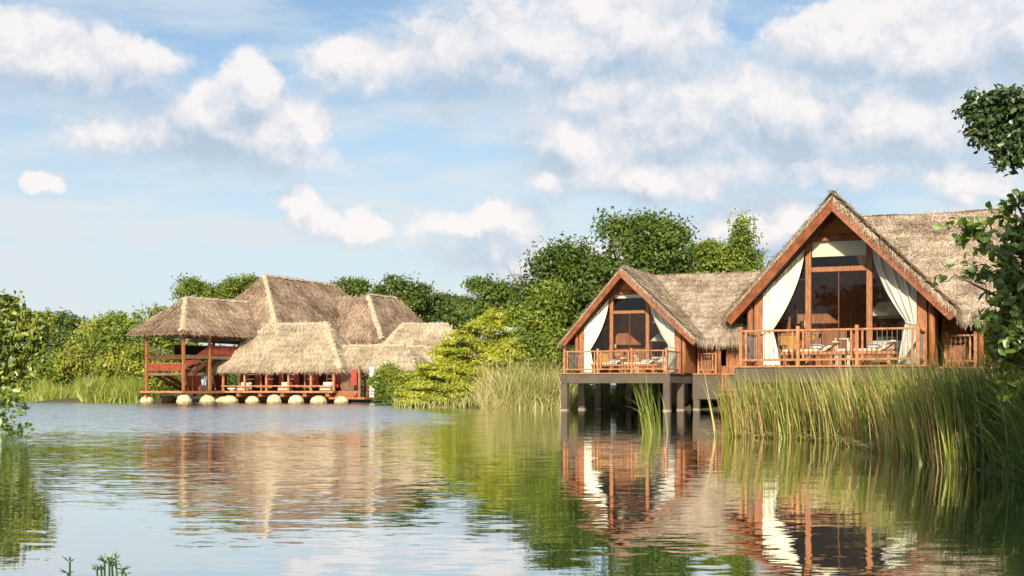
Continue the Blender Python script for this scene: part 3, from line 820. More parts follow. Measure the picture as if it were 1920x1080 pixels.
def obox(name, P, s, b, z, mt, bev=0, par=hall):
    (s0, s1), (b0, b1), (z0, z1) = s, b, z
    return hexa(name, [P(s0, b0, z0), P(s1, b0, z0), P(s1, b1, z0), P(s0, b1, z0), P(s0, b0, z1), P(s1, b0, z1), P(s1, b1, z1), P(s0, b1, z1)], mt, par, True, bev)


# pavilion storeys: local frame at the front left post
PV = frame((-23.65, 89.0), 57)
for s, b in ((0, 0), (0, 3.9), (2.5, 0), (3.4, 3.9), (6.6, 0), (6.6, 3.9), (9.6, 0.2)):
    obox('post', PV, (s - .085, s + .085), (b - .085, b + .085), (-.2, 5.45), M['wood'])
obox('deck', PV, (-.3, 3.6), (-.3, 4.2), (DK - .16, DK), M['wood'])
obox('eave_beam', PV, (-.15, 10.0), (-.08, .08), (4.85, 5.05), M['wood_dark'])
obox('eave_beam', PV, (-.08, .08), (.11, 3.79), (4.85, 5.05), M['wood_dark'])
obox('floor_beam', PV, (-.09, .09), (.11, 3.79), (3.25, 3.50), M['wood_dark'])
obox('upper_floor', PV, (2.2, 10.0), (.12, 5.0), (3.28, 3.46), M['wood_grey'])
obox('upper_floor_edge', PV, (.2, 10.0), (-.06, .10), (3.24, 3.50), M['wood_grey'])
obox('landing', PV, (-.05, 2.0), (.14, 3.7), (2.02, 2.20), M['wood_grey'])
for k in range(3): obox('railing_panel', PV, (-.03, .03), (.25 + k * 1.17, 1.36 + k * 1.17), (2.34, 2.86), M['redwall'])
obox('railing_cap', PV, (-.04, .04), (.15, 3.75), (2.87, 2.93), M['wood'])
for k in range(6): obox('railing_panel', PV, (2.3 + k * 1.2, 3.42 + k * 1.2), (.0, .05), (3.56, 4.18), M['redwall'])
obox('railing_cap', PV, (2.2, 9.6), (-.02, .06), (4.19, 4.25), M['wood'])
# two flights of stairs
for (sa, za, sb, zb, b) in ((.3, 2.1, 3.1, DK, 2.9), (.9, 2.2, 3.0, 3.4, .55)):
    m = 9
    for k in range(m):
        tt = (k + .5) / m
        obox('stair_tread', PV, (sa + (sb - sa) * tt - .14, sa + (sb - sa) * tt + .14), (b - .45, b + .45), (za + (zb - za) * tt - .03, za + (zb - za) * tt + .02), M['wood_grey'])
    for q in (-.5, .5):
        beam('stair_stringer', PV(sa, b + q, za), PV(sb, b + q, zb), .06, .26, M['wood_dark'], hall, world=True)
beam('stair_rail', PV(.9, .05, 3.0), PV(3.0, .05, 4.2), .06, .5, M['redwall'], hall, world=True)
obox('red_wall', PV, (2.4, 2.5), (.9, 2.4), (DK, 3.2), M['redwall'])
obox('red_wall', PV, (4.4, 6.4), (2.2, 2.3), (DK, 3.2), M['redwall'])
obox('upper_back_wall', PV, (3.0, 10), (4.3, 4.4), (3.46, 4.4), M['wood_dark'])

# lower building, long side to the lake: local frame at its front left corner (under the eave)
LB = frame((-22.05, 93.17), -22)
obox('deck', LB, (-1.6, 10.3), (-.85, 5.0), (DK - .14, DK), M['wood'])
obox('deck_edge', LB, (-1.65, 10.35), (-.96, -.855), (DK - .12, DK + .01), M['wood_pale'])
obox('deck_edge', PV, (-.42, -.305), (-.3, 4.2), (DK - .13, DK + .012), M['wood_pale'])
for k in range(6):
    s = .5 + k * 1.9
    obox('post', LB, (s - .075, s + .075), (-.28, -.13), (DK, 2.75), M['wood_pale'])
    obox('joist_end', LB, (s - .35, s - .05), (-.80, .4), (DK - .42, DK - .145), M['wood'])
    obox('post', LB, (s + .62, s + .72), (.9, 1.0), (DK, 2.9), M['wood_pale'])
obox('bench_rail', LB, (.4, 9.75), (-.38, -.29), (DK + .33, DK + .42), M['wood_pale'])
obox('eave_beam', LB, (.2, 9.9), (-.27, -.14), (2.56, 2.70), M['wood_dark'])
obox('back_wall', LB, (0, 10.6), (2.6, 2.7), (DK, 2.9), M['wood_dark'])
for k, (s, w, mt) in enumerate(((.9, .8, 'redwall'), (3.3, .5, 'red'), (4.3, .4, 'red'), (5.45, .7, 'red'), (7.3, .5, 'red'), (8.8, .35, 'red'), (9.3, .5, 'red'), (2.2, .5, 'redwall'), (6.5, .6, 'redwall'))):
    obox('wall_hanging', LB, (s, s + w), (1.3 + .06 * (k % 3), 1.34 + .06 * (k % 3)), (DK + .25, 2.7), M[mt])
for k in range(5):
    s = 1.75 + k * 1.75
    for z in (1.75, 2.1): obox('shelf', LB, (s, s + .55), (1.1, 1.25), (z, z + .06), M['white'])
obox('end_wall', LB, (9.95, 11.6), (.9, 1.0), (.7, 2.6), M['wood_grey'])
for k in range(8): obox('wall_board', LB, (9.98 + k * .2, 10.165 + k * .2), (.86, .895), (.7, 2.55), M['wood_grey'])
obox('porch_deck', LB, (10.1, 13.0), (-1.1, 1.5), (.30, .44), M['wood'])
for k in range(3): obox('porch_step', LB, (10.4, 12.0), (-.75 + k * .26, .1), (.445 + k * .15, .585 + k * .15), M['wood'])
obox('porch_post', LB, (12.2, 12.34), (-.6, -.46), (.44, 2.7), M['wood'])
obox('porch_back', LB, (11.65, 13.2), (1.2, 1.3), (.44, 2.6), M['wood_dark'])
obox('porch_hanging', LB, (11.3, 11.75), (-.02, .03), (1.3, 2.4), M['red'])
obox('pale_column', LB, (12.75, 13.1), (.1, .45), (.44, 2.6), M['white'])
obox('underfloor_screen', LB, (-1, 10.3), (1.6, 1.8), (-.3, DK - .145), M['wood_dark'])


def rock(name, loc, rx, rz, mtl, label, seed, group=None):
    rng = np.random.default_rng(seed); n = 10; rings = [(1.0, -.3), (1.06, .05), (1.0, .42), (.76, .78), (.38, .96)]
    V = []; ph = rng.random() * .5
    for k, (rr, zz) in enumerate(rings):
        for i in range(n):
            th = 2 * math.pi * i / n + ph; q = rr * rx * (1 + .05 * rng.normal())
            V.append((q * math.cos(th), q * math.sin(th) * .9, zz * rz * (1 + .03 * rng.normal())))
    V.append((0, 0, rz))
    Fc = [(k * n + i, k * n + (i + 1) % n, (k + 1) * n + (i + 1) % n, (k + 1) * n + i) for k in range(len(rings) - 1) for i in range(n)]
    Fc += [((len(rings) - 1) * n + i, (len(rings) - 1) * n + (i + 1) % n, len(V) - 1) for i in range(n)]
    o = part(name, V, Fc, mtl); o.location = loc; tag(o, label, 'boulder', group)
    return o


ords = ['leftmost', 'second', 'third', 'fourth', 'fifth', 'sixth', 'seventh', 'eighth', 'ninth']
for k, px in enumerate((276, 345, 389, 431, 474, 514, 555.5, 597.5, 640)):
    d = (91.4, 89.0, 90.6, 90.6, 90.0, 89.5, 89.0, 88.4, 87.8)[k]
    p = at(px, 756, d)
    lb = 'pale ochre boulder at the waterline, leftmost of the front row under the hall' if k == 0 else (
        'pale ochre boulder at the waterline, rightmost of the front row under the hall' if k == 8 else
        'pale ochre boulder at the waterline, %s from the left in the front row' % ords[k])
    rock('boulder', (p[0], d, 0), .53 + .03 * ((k * 5) % 4 - 1), .56 + .035 * ((k * 3) % 4 - 1), M['boulder'], lb, 50 + k, 'pale boulders under the hall deck')
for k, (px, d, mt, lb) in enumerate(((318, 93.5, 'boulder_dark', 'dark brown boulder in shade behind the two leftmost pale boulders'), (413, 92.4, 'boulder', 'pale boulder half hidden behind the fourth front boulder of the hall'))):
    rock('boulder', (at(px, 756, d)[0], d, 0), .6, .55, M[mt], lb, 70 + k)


def sofa(s, label):
    c = LB(s, .25, DK); o = empty('sofa', tuple(c), R(-22), label, 'sofa', 'sofas on the hall deck')
    box('seat_base', (-.45, .45), (-.3, .35), (.05, .36), M['mattress'], o, .03)
    box('back_cushion', (-.45, .45), (.2, .35), (.362, .66), M['mattress'], o, .03)
    box('arm_cushion', (.34, .5), (-.28, .19), (.362, .60), M['cushion'], o, .03)
    box('loose_cushion', (-.2, .1), (.05, .19), (.364, .62), M['cushion'], o, .03)
    for sx in (-.4, .4): box('foot', (sx - .04, sx + .04), (-.2, .2), (0, .049), M['wood_dark'], o)


sofa(2.05, 'cream sofa near the left end of the hall deck')
sofa(5.6, 'cream sofa in the middle of the hall deck')
sofa(9.15, 'cream sofa at the right end of the hall deck')
for k, s in enumerate((3.95, 7.4)):
    c = LB(s, .3, DK); o = empty('low_table', tuple(c), R(-22), 'low pale table between the %s sofas on the hall deck' % ('left and middle' if k == 0 else 'middle and right'), 'table')
    tube('table_top', [(0, 0, .22), (0, 0, .28)], [.42, .42], M['mattress'], o, 16)
    tube('pedestal', [(0, 0, 0), (0, 0, .22)], [.16, .12], M['wood_dark'], o, 10)
c = LB(-1.0, .1, DK); o = empty('step_ladder', tuple(c), R(-12), 'white folding step ladder on the deck left of the lower hall', 'ladder')
for sx in (-.25, .25):
    beam('rail', (sx, -.15, 0), (sx * .7, .2, 1.25), .05, .05, M['white'], o, up=(1, 0, 0))
    beam('back_leg', (sx, .6, 0), (sx * .7, .22, 1.22), .04, .04, M['white'], o, up=(1, 0, 0))
for k in range(5): box('step', (-.24 + .014 * k, .24 - .014 * k), (-.17 + .06 * k, -.03 + .06 * k), (.18 + .22 * k, .23 + .22 * k), M['white'], o)
beam('brace', (-.2, .3, .3), (.2, .5, .75), .03, .03, M['white'], o, up=(0, 1, 0))
c = PV(4.6, -.2, DK); o = empty('stone_basin', tuple(c), 0, 'round pale basin on the deck by the red wall', 'basin')
tube('bowl', [(0, 0, .05), (0, 0, .16), (0, 0, .24)], [.18, .36, .40], M['white'], o, 16); tube('foot', [(0, 0, 0), (0, 0, .05)], [.16, .16], M['white'], o, 12)


# ------------------------------------------------------------------ plants
def leaves(c, nrm, L, wd, rng, droop=0.3):
    """leaf quads: c centres, nrm facing; pointed rhombs"""
    n = len(c); nrm = unit(nrm)
    d = unit(np.cross(nrm, rng.normal(size=(n, 3)))); d = unit(d - np.array([0, 0, droop]) * rng.random(n)[:, None])
    s = unit(np.cross(d, nrm)); l = (L * rng.uniform(.5, 1.35, n))[:, None]; w = (wd * rng.uniform(.5, 1.3, n))[:, None]
    return np.stack([c - d * l * .5, c + s * w * .5 - d * l * .06, c + d * l * .5, c - s * w * .5 - d * l * .06], 1).reshape(-1, 3)


def crown_points(blobs, n, clump, rng, flat=1.0, shell=0.55):
    """clumps spread through blob volumes (more near the surface), leaves round each clump"""
    B = np.array(blobs, float); vol = (B[:, 3] * B[:, 4] * B[:, 5]) ** .75; per = 45
    nc = max(6, n // per); k = rng.choice(len(B), nc, p=vol / vol.sum())
    d = unit(rng.normal(size=(nc, 3))); rad = shell + (1.02 - shell) * rng.random(nc) ** .7
    rad *= 1 + .07 * rng.normal(size=nc).clip(-2, 1.6)
    cc = B[k, :3] + d * rad[:, None] * B[k, 3:6]
    i = rng.integers(0, nc, n)
    off = rng.normal(size=(n, 3)).clip(-1.8, 1.8) * clump * (0.5 + rng.random(nc)[i])[:, None]; off[:, 2] *= flat
    p = cc[i] + off
    nr = unit(d[i] * .7 + unit(off) * .55 + np.array([0, -.15, .55]) + .75 * rng.normal(size=(n, 3)))
    return p, nr, cc


def tree(name, label, cat, base, blobs, n, leaf, mtl, seed, clump=.35, flat=.7, trunk=.18, group=None, wd=.5, shell=.5, droop=.3, limbs=16, lump=6, bark='bark'):
    rng = np.random.default_rng(seed)
    o = empty(name, tuple(base), 0, label, cat, group)
    if lump: blobs = lumpy(blobs, seed + 5, lump)
    p, nr, cc = crown_points(blobs, n, clump, rng, flat, shell)
    quads('crown', leaves(p, nr, leaf, leaf * wd, rng, droop), mtl, o, world=True)
    b = np.array(base, float); B = np.array(blobs); top = B[np.argmax(B[:, 2]), :3]
    fork = b + (B[:, :3].mean(0) - b) * np.array([.55, .55, .5])
    g = [tube_geo([b - (0, 0, .3), b + (fork - b) * .5 + rng.normal(size=3) * .1, fork, fork + (top - fork) * .55, top], [trunk * 1.25, trunk, trunk * .75, trunk * .45, trunk * .1], 7)]
    for q in cc[rng.choice(len(cc), min(limbs, len(cc)), replace=False)]:
        st = fork + (top - fork) * rng.random() * .45; mid = (st + q) / 2 + rng.normal(size=3) * np.linalg.norm(q - st) * .09 + (0, 0, .06 * np.linalg.norm(q - st))
        g.append(tube_geo([st, mid, q], [trunk * .38, trunk * .24, trunk * .06], 5))
    v, f = merge(g); part('trunk', v, f, M[bark], o, world=True, smooth=True)
    return o


def pxb(lst, d, depth=.8, dd=0.0):
    out = []
    for q in lst:
        px, py, rx, ry = q[:4]; k = d + (q[4] if len(q) > 4 else 0); c = at(px, py, k); out.append((*c, rx * k / F_PX, rx * k / F_PX * depth, ry * k / F_PX))
    return out


def lumpy(blobs, seed, k=6):
    """boughs: every rounded mass becomes a smaller core and several uneven lumps"""
    r_ = np.random.default_rng(seed); out = []
    for (x, y, z, a, b, c) in blobs:
        out.append((x, y, z, a * .74, b * .74, c * .72))
        for _ in range(k):
            d_ = unit(r_.normal(size=3) + np.array([0, -.3, .35])); q = r_.uniform(.24, .5); rr = r_.uniform(.62, .95)
            out.append((x + d_[0] * a * rr, y + d_[1] * b * rr, z + d_[2] * c * rr, a * q, b * q, c * q * r_.uniform(.6, 1)))
    return out


def gb_(x, y): return (x, y, float(ground_z(x, y)))


def gbase(px, d):
    x = (px - 960) / F_PX * d
    return (x, d, float(ground_z(x, d)))


G = dict(
    dark=[(0.0, (0.030, 0.053, 0.010)), (0.4, (0.069, 0.112, 0.017)), (0.75, (0.128, 0.182, 0.026)), (1.0, (0.240, 0.287, 0.042))],
    mid=[(0.0, (0.057, 0.092, 0.012)), (0.4, (0.128, 0.182, 0.022)), (0.75, (0.225, 0.273, 0.031)), (1.0, (0.360, 0.378, 0.054))],
    lime=[(0.0, (0.08, 0.10, 0.014)), (0.4, (0.19, 0.215, 0.026)), (0.75, (0.33, 0.345, 0.040)), (1.0, (0.52, 0.49, 0.075))],
    far=[(0.0, (0.033, 0.062, 0.014)), (0.45, (0.083, 0.126, 0.026)), (0.8, (0.150, 0.196, 0.038)), (1.0, (0.240, 0.280, 0.060))],
    olive=[(0.0, (0.135, 0.119, 0.022)), (0.5, (0.255, 0.224, 0.036)), (1.0, (0.420, 0.336, 0.072))])
for k, s in G.items(): M['leaf_' + k] = leafmat('foliage_' + k, s, .3, .025)
M['leaf_shrub'] = leafmat('lime_feathery_leaf', [(0.0, (0.13, 0.145, 0.016)), (0.4, (0.29, 0.32, 0.03)), (0.75, (0.46, 0.47, 0.045)), (1.0, (0.62, 0.58, 0.08))], .35, .03, .45)
M['leaf_bright'] = leafmat('broad_sunlit_leaf', [(0.0, (0.045, 0.085, 0.012)), (0.45, (0.11, 0.185, 0.02)), (0.8, (0.22, 0.33, 0.032)), (1.0, (0.42, 0.50, 0.06))], .38, .09, .25)
M['leaf_deep'] = leafmat('deep_green_leaf', [(0.0, (0.024, 0.05, 0.012)), (0.6, (0.055, 0.105, 0.018)), (1.0, (0.12, 0.20, 0.032))], .3, .07, .3)
M['leaf_yellow'] = leafmat('yellowing_leaf', [(0.0, (0.06, 0.10, 0.012)), (0.4, (0.15, 0.21, 0.022)), (0.75, (0.32, 0.35, 0.035)), (1.0, (0.52, 0.40, 0.06))], .35, .08, .3)

# big trees behind the lodges
tree('broadleaf_tree', 'tall dark green broadleaf tree rising behind the farther lodge', 'tree', gbase(1130, 70),
     pxb([(1045, 545, 68, 62), (1095, 492, 62, 45), (1200, 452, 68, 44), (1255, 470, 45, 50), (1030, 625, 62, 60), (1140, 545, 95, 60), (1215, 520, 70, 50), (1005, 560, 42, 42), (1060, 670, 60, 40), (1165, 430, 38, 28), (1230, 425, 36, 24)], 69),
     46000, .27, M['leaf_dark'], 101, .40, .7, .32, limbs=30)
tree('broadleaf_tree', 'lighter green tree with a narrow upright top between the two lodge roofs', 'tree', gbase(1370, 74),
     pxb([(1335, 478, 42, 34), (1388, 452, 22, 38), (1410, 485, 24, 24), (1312, 495, 38, 34), (1365, 500, 55, 40), (1392, 425, 12, 22)], 74),
     15000, .25, M['leaf_mid'], 102, .34, .7, .18, limbs=18)
tree('broadleaf_tree', 'mid green tree in front of the dark one left of the farther lodge', 'tree', gbase(1000, 66.5),
     pxb([(1005, 610, 40, 55), (1025, 660, 45, 45), (985, 650, 30, 40), (1030, 575, 34, 40)], 66.5),
     11000, .24, M['leaf_mid'], 103, .34, .7, .16)
# layered lime shrub
rng = np.random.default_rng(5)
lay = []
def mound_top(px): return np.interp(px, [745, 790, 830, 880, 930, 970, 1000], [748, 690, 632, 598, 578, 590, 660])
while len(lay) < 400:
    px = rng.uniform(760, 1000); tp = mound_top(px); py = tp + (752 - tp) * rng.random() ** .85; kk = (py - tp) / (752 - tp)
    rx = rng.uniform(12, 30)
    lay.append((px, py + 4, rx, rng.uniform(3.5, 8.0), -3.0 * kk ** .5 + rng.uniform(-1.0, 1.6)))
tree('layered_shrub', 'wide lime green shrub with flat layered sprays beside the water', 'shrub', gbase(890, 68.5), pxb(lay, 68.5, .9), 105000, .19, M["leaf_shrub"], 104, .15, .34, .10, wd=.44, shell=.05, limbs=34, droop=.1, lump=0)
tree('layered_shrub', 'smaller lime shrub drooping to the water right of the hall', 'shrub', gbase(800, 72), pxb([(790, 735, 45, 16), (835, 738, 50, 16), (770, 715, 30, 16), (870, 742, 45, 12)], 69), 9000, .18, M['leaf_lime'], 105, .2, .4, .08, wd=.42)
tree('broadleaf_bush', 'rounded green bush in front of the hall porch', 'bush', gbase(728, 86), pxb([(722, 712, 24, 22), (735, 700, 22, 16), (712, 735, 18, 14), (742, 735, 25, 18)], 85), 8000, .2, M['leaf_mid'], 106, .22, .8, .06)
tree('broadleaf_bush', 'low dark bush at the waterline under the layered shrub', 'bush', gbase(760, 80), pxb([(760, 742, 28, 14), (785, 748, 30, 10), (740, 748, 20, 10)], 79), 5000, .2, M['leaf_dark'], 107, .22, .7, .05)
# distant trees right of the hall
far_list = [
    (655, 545, 112, [(655, 540, 28, 16), (640, 560, 30, 18)], 'dark', 'dark tree crown above the right end of the main hall roof'),
    (750, 590, 118, [(745, 545, 36, 24), (775, 558, 30, 22), (712, 558, 24, 20), (750, 580, 55, 28)], 'dark', 'round topped dark tree right of the hall ridge'),
    (815, 600, 122, [(818, 565, 28, 20), (800, 590, 50, 28), (850, 580, 30, 24)], 'far', 'dark rounded tree second right of the hall'),
    (880, 600, 118, [(875, 578, 36, 24), (905, 575, 26, 24), (860, 600, 50, 24)], 'far', 'deep green tree above the top of the layered shrub'),
    (935, 600, 92, [(930, 555, 30, 26), (912, 535, 26, 9), (950, 580, 40, 30), (900, 590, 28, 25)], 'dark', 'green tree with a leaning top left of the big dark tree'),
    (365, 560, 114, [(362, 535, 24, 18), (345, 548, 20, 10), (390, 550, 26, 16), (400, 570, 40, 16)], 'mid', 'feathery green tree behind the pavilion roof'),
    (450, 560, 116, [(450, 535, 26, 14), (425, 548, 20, 14), (470, 530, 14, 10)], 'mid', 'small feathery tree against the left slope of the main roof'),
    (295, 640, 108, [(292, 590, 26, 18), (270, 608, 30, 20), (300, 625, 40, 34), (330, 660, 50, 50)], 'mid', 'green tree just left of the pavilion roof'),
    (220, 660, 112, [(215, 600, 30, 14), (235, 620, 40, 24), (205, 640, 45, 34), (240, 665, 45, 34)], 'mid', 'bright green tree in the middle of the left wood'),
    (160, 690, 116, [(170, 640, 34, 34), (190, 615, 20, 16), (150, 675, 38, 30), (195, 690, 40, 26)], 'lime', 'yellow green tree beside the dark tree on the left shore'),
    (95, 640, 124, [(90, 608, 40, 26), (128, 605, 26, 20), (60, 630, 45, 35), (110, 640, 45, 30)], 'dark', 'dark spreading tree on the far left shore'),
    (110, 700, 118, [(115, 690, 40, 30), (85, 680, 34, 28), (140, 710, 34, 22)], 'mid', 'low green tree below the dark spreading tree'),
    (20, 690, 126, [(20, 650, 50, 45), (-30, 640, 60, 50), (40, 690, 45, 35)], 'mid', 'green tree at the far left edge of the shore'),
    (270, 700, 102, [(255, 680, 36, 28), (290, 700, 34, 28), (225, 690, 30, 26)], 'lime', 'yellow green shrubby tree left of the hall deck'),
]
for i, (px, py, d, bl, kind, lb) in enumerate(far_list):
    tree('shore_tree', lb, 'tree', gbase(px, d), pxb(bl, d), 5200 if 'feathery' in lb else 8500, .30 if 'feathery' in lb else .36, M['leaf_' + kind], 200 + i, .42, .6, .15, shell=.2 if 'feathery' in lb else .5, group='trees on the far shore', limbs=14)
# wood closing the view behind
rng = np.random.default_rng(77)
pts = []
for i in range(230):
    px = rng.uniform(-260, 1250); d = rng.uniform(136, 165); r = rng.uniform(1.6, 3.0); x = (px - 960) / F_PX * d
    zt = rng.uniform(.5, 4.4) if px < 330 else rng.uniform(.5, 5.2)
    pts.append((x, d, zt, r, r, r * .7))
p, nr, cc = crown_points(pts, 42000, .6, rng, .6, .4)
fw = quads('far_woods', leaves(p, nr, .62, .36, rng), M['leaf_far']); tag(fw, 'mass of dark green woodland closing the far shore', 'woodland', kind='stuff')
for i, (x, y, r_) in enumerate(((15.5, 43.5, 1.6), (18.5, 45, 1.8), (12.2, 66, 1.9), (16.5, 56, 2.0))):  # bushes added behind the lodges so the gaps beneath them stay dark
    tree('added_bush', ['added dark bush behind the piers of the nearer lodge', 'added dark bush at the right rear corner of the nearer lodge', 'added dark bush behind the piers of the farther lodge', 'added dark bush between the two lodges at the back'][i], 'bush', gb_(x, y),
         [(x, y, r_ * .6, r_, r_, r_ * .8), (x + 1.2, y + .5, r_ * .5, r_ * .8, r_ * .8, r_ * .6)], 3200, .24, M['leaf_dark'], 400 + i, .3, .8, .07)
# bare twigs reaching over the crown
o = empty('bare_tree', gbase(985, 73), 0, 'bare branching twigs poking out left of the big dark tree', 'tree')
rng = np.random.default_rng(9); gg = []
b0 = np.array(gbase(985, 73)); tp = at(985, 530, 73)
gg.append(tube_geo([b0, (b0 + tp) / 2 + (.3, 0, 0), tp], [.14, .1, .05], 6))
for k in range(26):
    st = b0 + (tp - b0) * rng.uniform(.75, 1.0); en = at(rng.uniform(945, 1010), rng.uniform(498, 545), 73 + rng.uniform(-1, 1)); m = (st + en) / 2 + rng.normal(size=3) * .15
    gg.append(tube_geo([st, m, en], [.035, .025, .01], 4))
v, f = merge(gg); part('trunk', v, f, M['bark'], o, world=True)


# ------------------------------------------------------------------ grasses and reeds
def blades(base, h, az, lean, curl, w, seg=5, rng=None, twist=0.0):
    """ribbons: base (n,3), h height, az direction of lean, lean start slope, curl extra bend towards the tip"""
    n = len(base); V = np.zeros((n, seg + 1, 2, 3)); dirv = np.stack([np.cos(az), np.sin(az), 0 * az], 1)
    face = rng.random(n) * math.pi if rng is not None else az + math.pi / 2
    sd_ = np.stack([np.cos(face), np.sin(face), 0 * face], 1)
    p = base.copy(); ang = lean.copy()
    for k in range(seg + 1):
        t = k / seg; ww = w * (1 - t ** 1.6) * .5 + .0006
        V[:, k, 0] = p - sd_ * ww[:, None]; V[:, k, 1] = p + sd_ * ww[:, None]
        st = h / seg
        p = p + dirv * (np.sin(ang) * st)[:, None] + np.array([0, 0, 1.]) * (np.cos(ang) * st)[:, None]
        ang = ang + curl * (0.4 + 1.2 * t) / seg
    i = np.arange(n)[:, None] * (2 * (seg + 1)) + np.arange(seg)[None] * 2; i = i.ravel()
    return V.reshape(-1, 3), np.stack([i, i + 1, i + 3, i + 2], 1)


def blade_mat(name, stops):
    return leafmat(name, stops, .3, .05, .3, .6)


M['reed'] = blade_mat('reed_blade', [(0.0, (0.05, 0.085, 0.012)), (0.3, (0.14, 0.20, 0.022)), (0.55, (0.31, 0.35, 0.045)), (0.8, (0.48, 0.42, 0.10)), (1.0, (0.56, 0.44, 0.20))])
M['reed_brown'] = blade_mat('reed_tip', [(0.0, (0.17, 0.09, 0.025)), (0.5, (0.36, 0.22, 0.07)), (1.0, (0.60, 0.44, 0.20))])
M['grass_green'] = blade_mat('lush_grass', [(0.0, (0.03, 0.055, 0.012)), (0.5, (0.075, 0.125, 0.02)), (1.0, (0.20, 0.26, 0.05))])
M['grass_pale'] = blade_mat('pale_shore_grass', [(0.0, (0.15, 0.18, 0.04)), (0.35, (0.33, 0.34, 0.09)), (0.65, (0.52, 0.46, 0.18)), (1.0, (0.70, 0.60, 0.32))])
M['grass_lime'] = blade_mat('lime_shore_grass', [(0.0, (0.11, 0.15, 0.015)), (0.5, (0.24, 0.29, 0.03)), (1.0, (0.40, 0.40, 0.07))])

rng = np.random.default_rng(31)


def along(poly, n, wmax, rng, jitter=.1, pw=1.0):
    P = np.array(poly, float); L = np.hypot(*np.diff(P, axis=0).T); c = np.concatenate([[0], np.cumsum(L)]) / L.sum()
    t = rng.random(n); k = np.clip(np.searchsorted(c, t, side='right') - 1, 0, len(L) - 1); f_ = (t - c[k]) / (c[k + 1] - c[k])
    q = P[k] + (P[k + 1] - P[k]) * f_[:, None]; e = unit(P[k + 1] - P[k]); nn = np.stack([-e[:, 1], e[:, 0]], 1)
    off = rng.random(n) ** pw * wmax
    return q + nn * off[:, None] + rng.normal(size=(n, 2)) * jitter, t


# reed bed in front of the nearer lodge; front line runs from the right bank out to the point
front = [(6.1, 15.0), (6.15, 17.5), (6.3, 19.8), (6.15, 22.4), (5.6, 24.0), (4.75, 24.9), (4.45, 25.2)]
rb = [(4.25, 24.75), (4.75, 24.5), (5.35, 24.1), (5.8, 22.6), (5.85, 19.8), (5.5, 17.2), (5.3, 14.6)]
xy, t = along(rb, 7800, 2.4, rng, .10, 1.5)
cl = np.sin(xy[:, 0] * 5.1 + xy[:, 1] * 3.3) + np.sin(xy[:, 0] * 2.3 - xy[:, 1] * 4.1)
keep = rng.random(len(xy)) < np.clip(.55 + .42 * cl, .10, 1); xy = xy[keep]; n = len(xy)
h = rng.normal(1.22, .20, n).clip(.5, 1.7) + .07 * cl[keep]
V, Q = blades(np.column_stack([xy, np.full(n, -.12)]), h, rng.normal(math.pi * .97, .6, n), np.abs(rng.normal(.07, .10, n)), np.abs(rng.normal(.34, .34, n)), rng.uniform(.014, .032, n), 6, rng)
rd = indexed('reeds', V, Q, M['reed']); tag(rd, 'tall green and straw reed bed in front of the nearer lodge', 'reeds', kind='stuff')
# seed heads and dry stalks
xy, t = along(rb, 2400, 2.6, rng, .15, 1.5); n = len(xy); brk = rng.random(n) < .22
V, Q = blades(np.column_stack([xy, np.full(n, -.1)]), np.where(brk, rng.uniform(.4, 1.0, n), rng.normal(1.33, .18, n).clip(.8, 1.75)), rng.normal(math.pi, np.where(brk, 1.6, .5), n), np.where(brk, rng.uniform(.3, 1.1, n), np.abs(rng.normal(.06, .08, n))), np.abs(rng.normal(.4, .3, n)), rng.uniform(.008, .018, n), 6, rng)
rd = indexed('reed_stalks', V, Q, M['reed_brown']); tag(rd, 'dry brown reed stalks and tips among the green reeds', 'reeds', kind='stuff')
# dead reeds lying on the water at the foot
xy, t = along([(3.95, 24.45), (4.6, 24.15), (5.15, 23.8), (5.5, 22.5), (5.55, 20.5), (5.3, 18)], 420, .45, rng, .10); n = len(xy)
V, Q = blades(np.column_stack([xy, rng.uniform(.01, .09, n)]), rng.uniform(.15, .6, n), rng.uniform(0, 6.28, n), rng.uniform(1.1, 1.5, n), rng.uniform(0, .2, n), rng.uniform(.008, .018, n), 4, rng)
rd = indexed('fallen_reeds', V, Q, M['grass_pale']); tag(rd, 'pale dead reeds lying on the water at the foot of the reed bed', 'reeds', kind='stuff')
# lone clump in open water
cp = at(1222, 812, 2156 / 80.); o = empty('reed_clump', (cp[0], cp[1], 0), 0, 'lone clump of arching green reeds standing in open water', 'reed clump'); n = 70
xy = np.array(cp[:2]) + rng.normal(size=(n, 2)) * (.13, .1)
V, Q = blades(np.column_stack([xy, np.full(n, -.1)]), rng.normal(1.08, .22, n).clip(.4, 1.5), rng.normal(math.pi * .98, .5, n), np.abs(rng.normal(.07, .09, n)), np.abs(rng.normal(.45, .35, n)), rng.uniform(.010, .020, n), 7, rng)
indexed('blades', V, Q, M['reed'], o, world=True)
V, Q = blades(np.array([[cp[0] + .02, cp[1], -.05]] * 3), np.array([1.25, 1.1, .9]), np.array([math.pi, math.pi * 1.02, math.pi * .95]), np.array([.25, .32, .28]), np.array([1.5, 1.75, 1.0]), np.array([.012, .012, .01]), 10, rng)
indexed('bent_stalk', V, Q, M['grass_pale'], o, world=True)

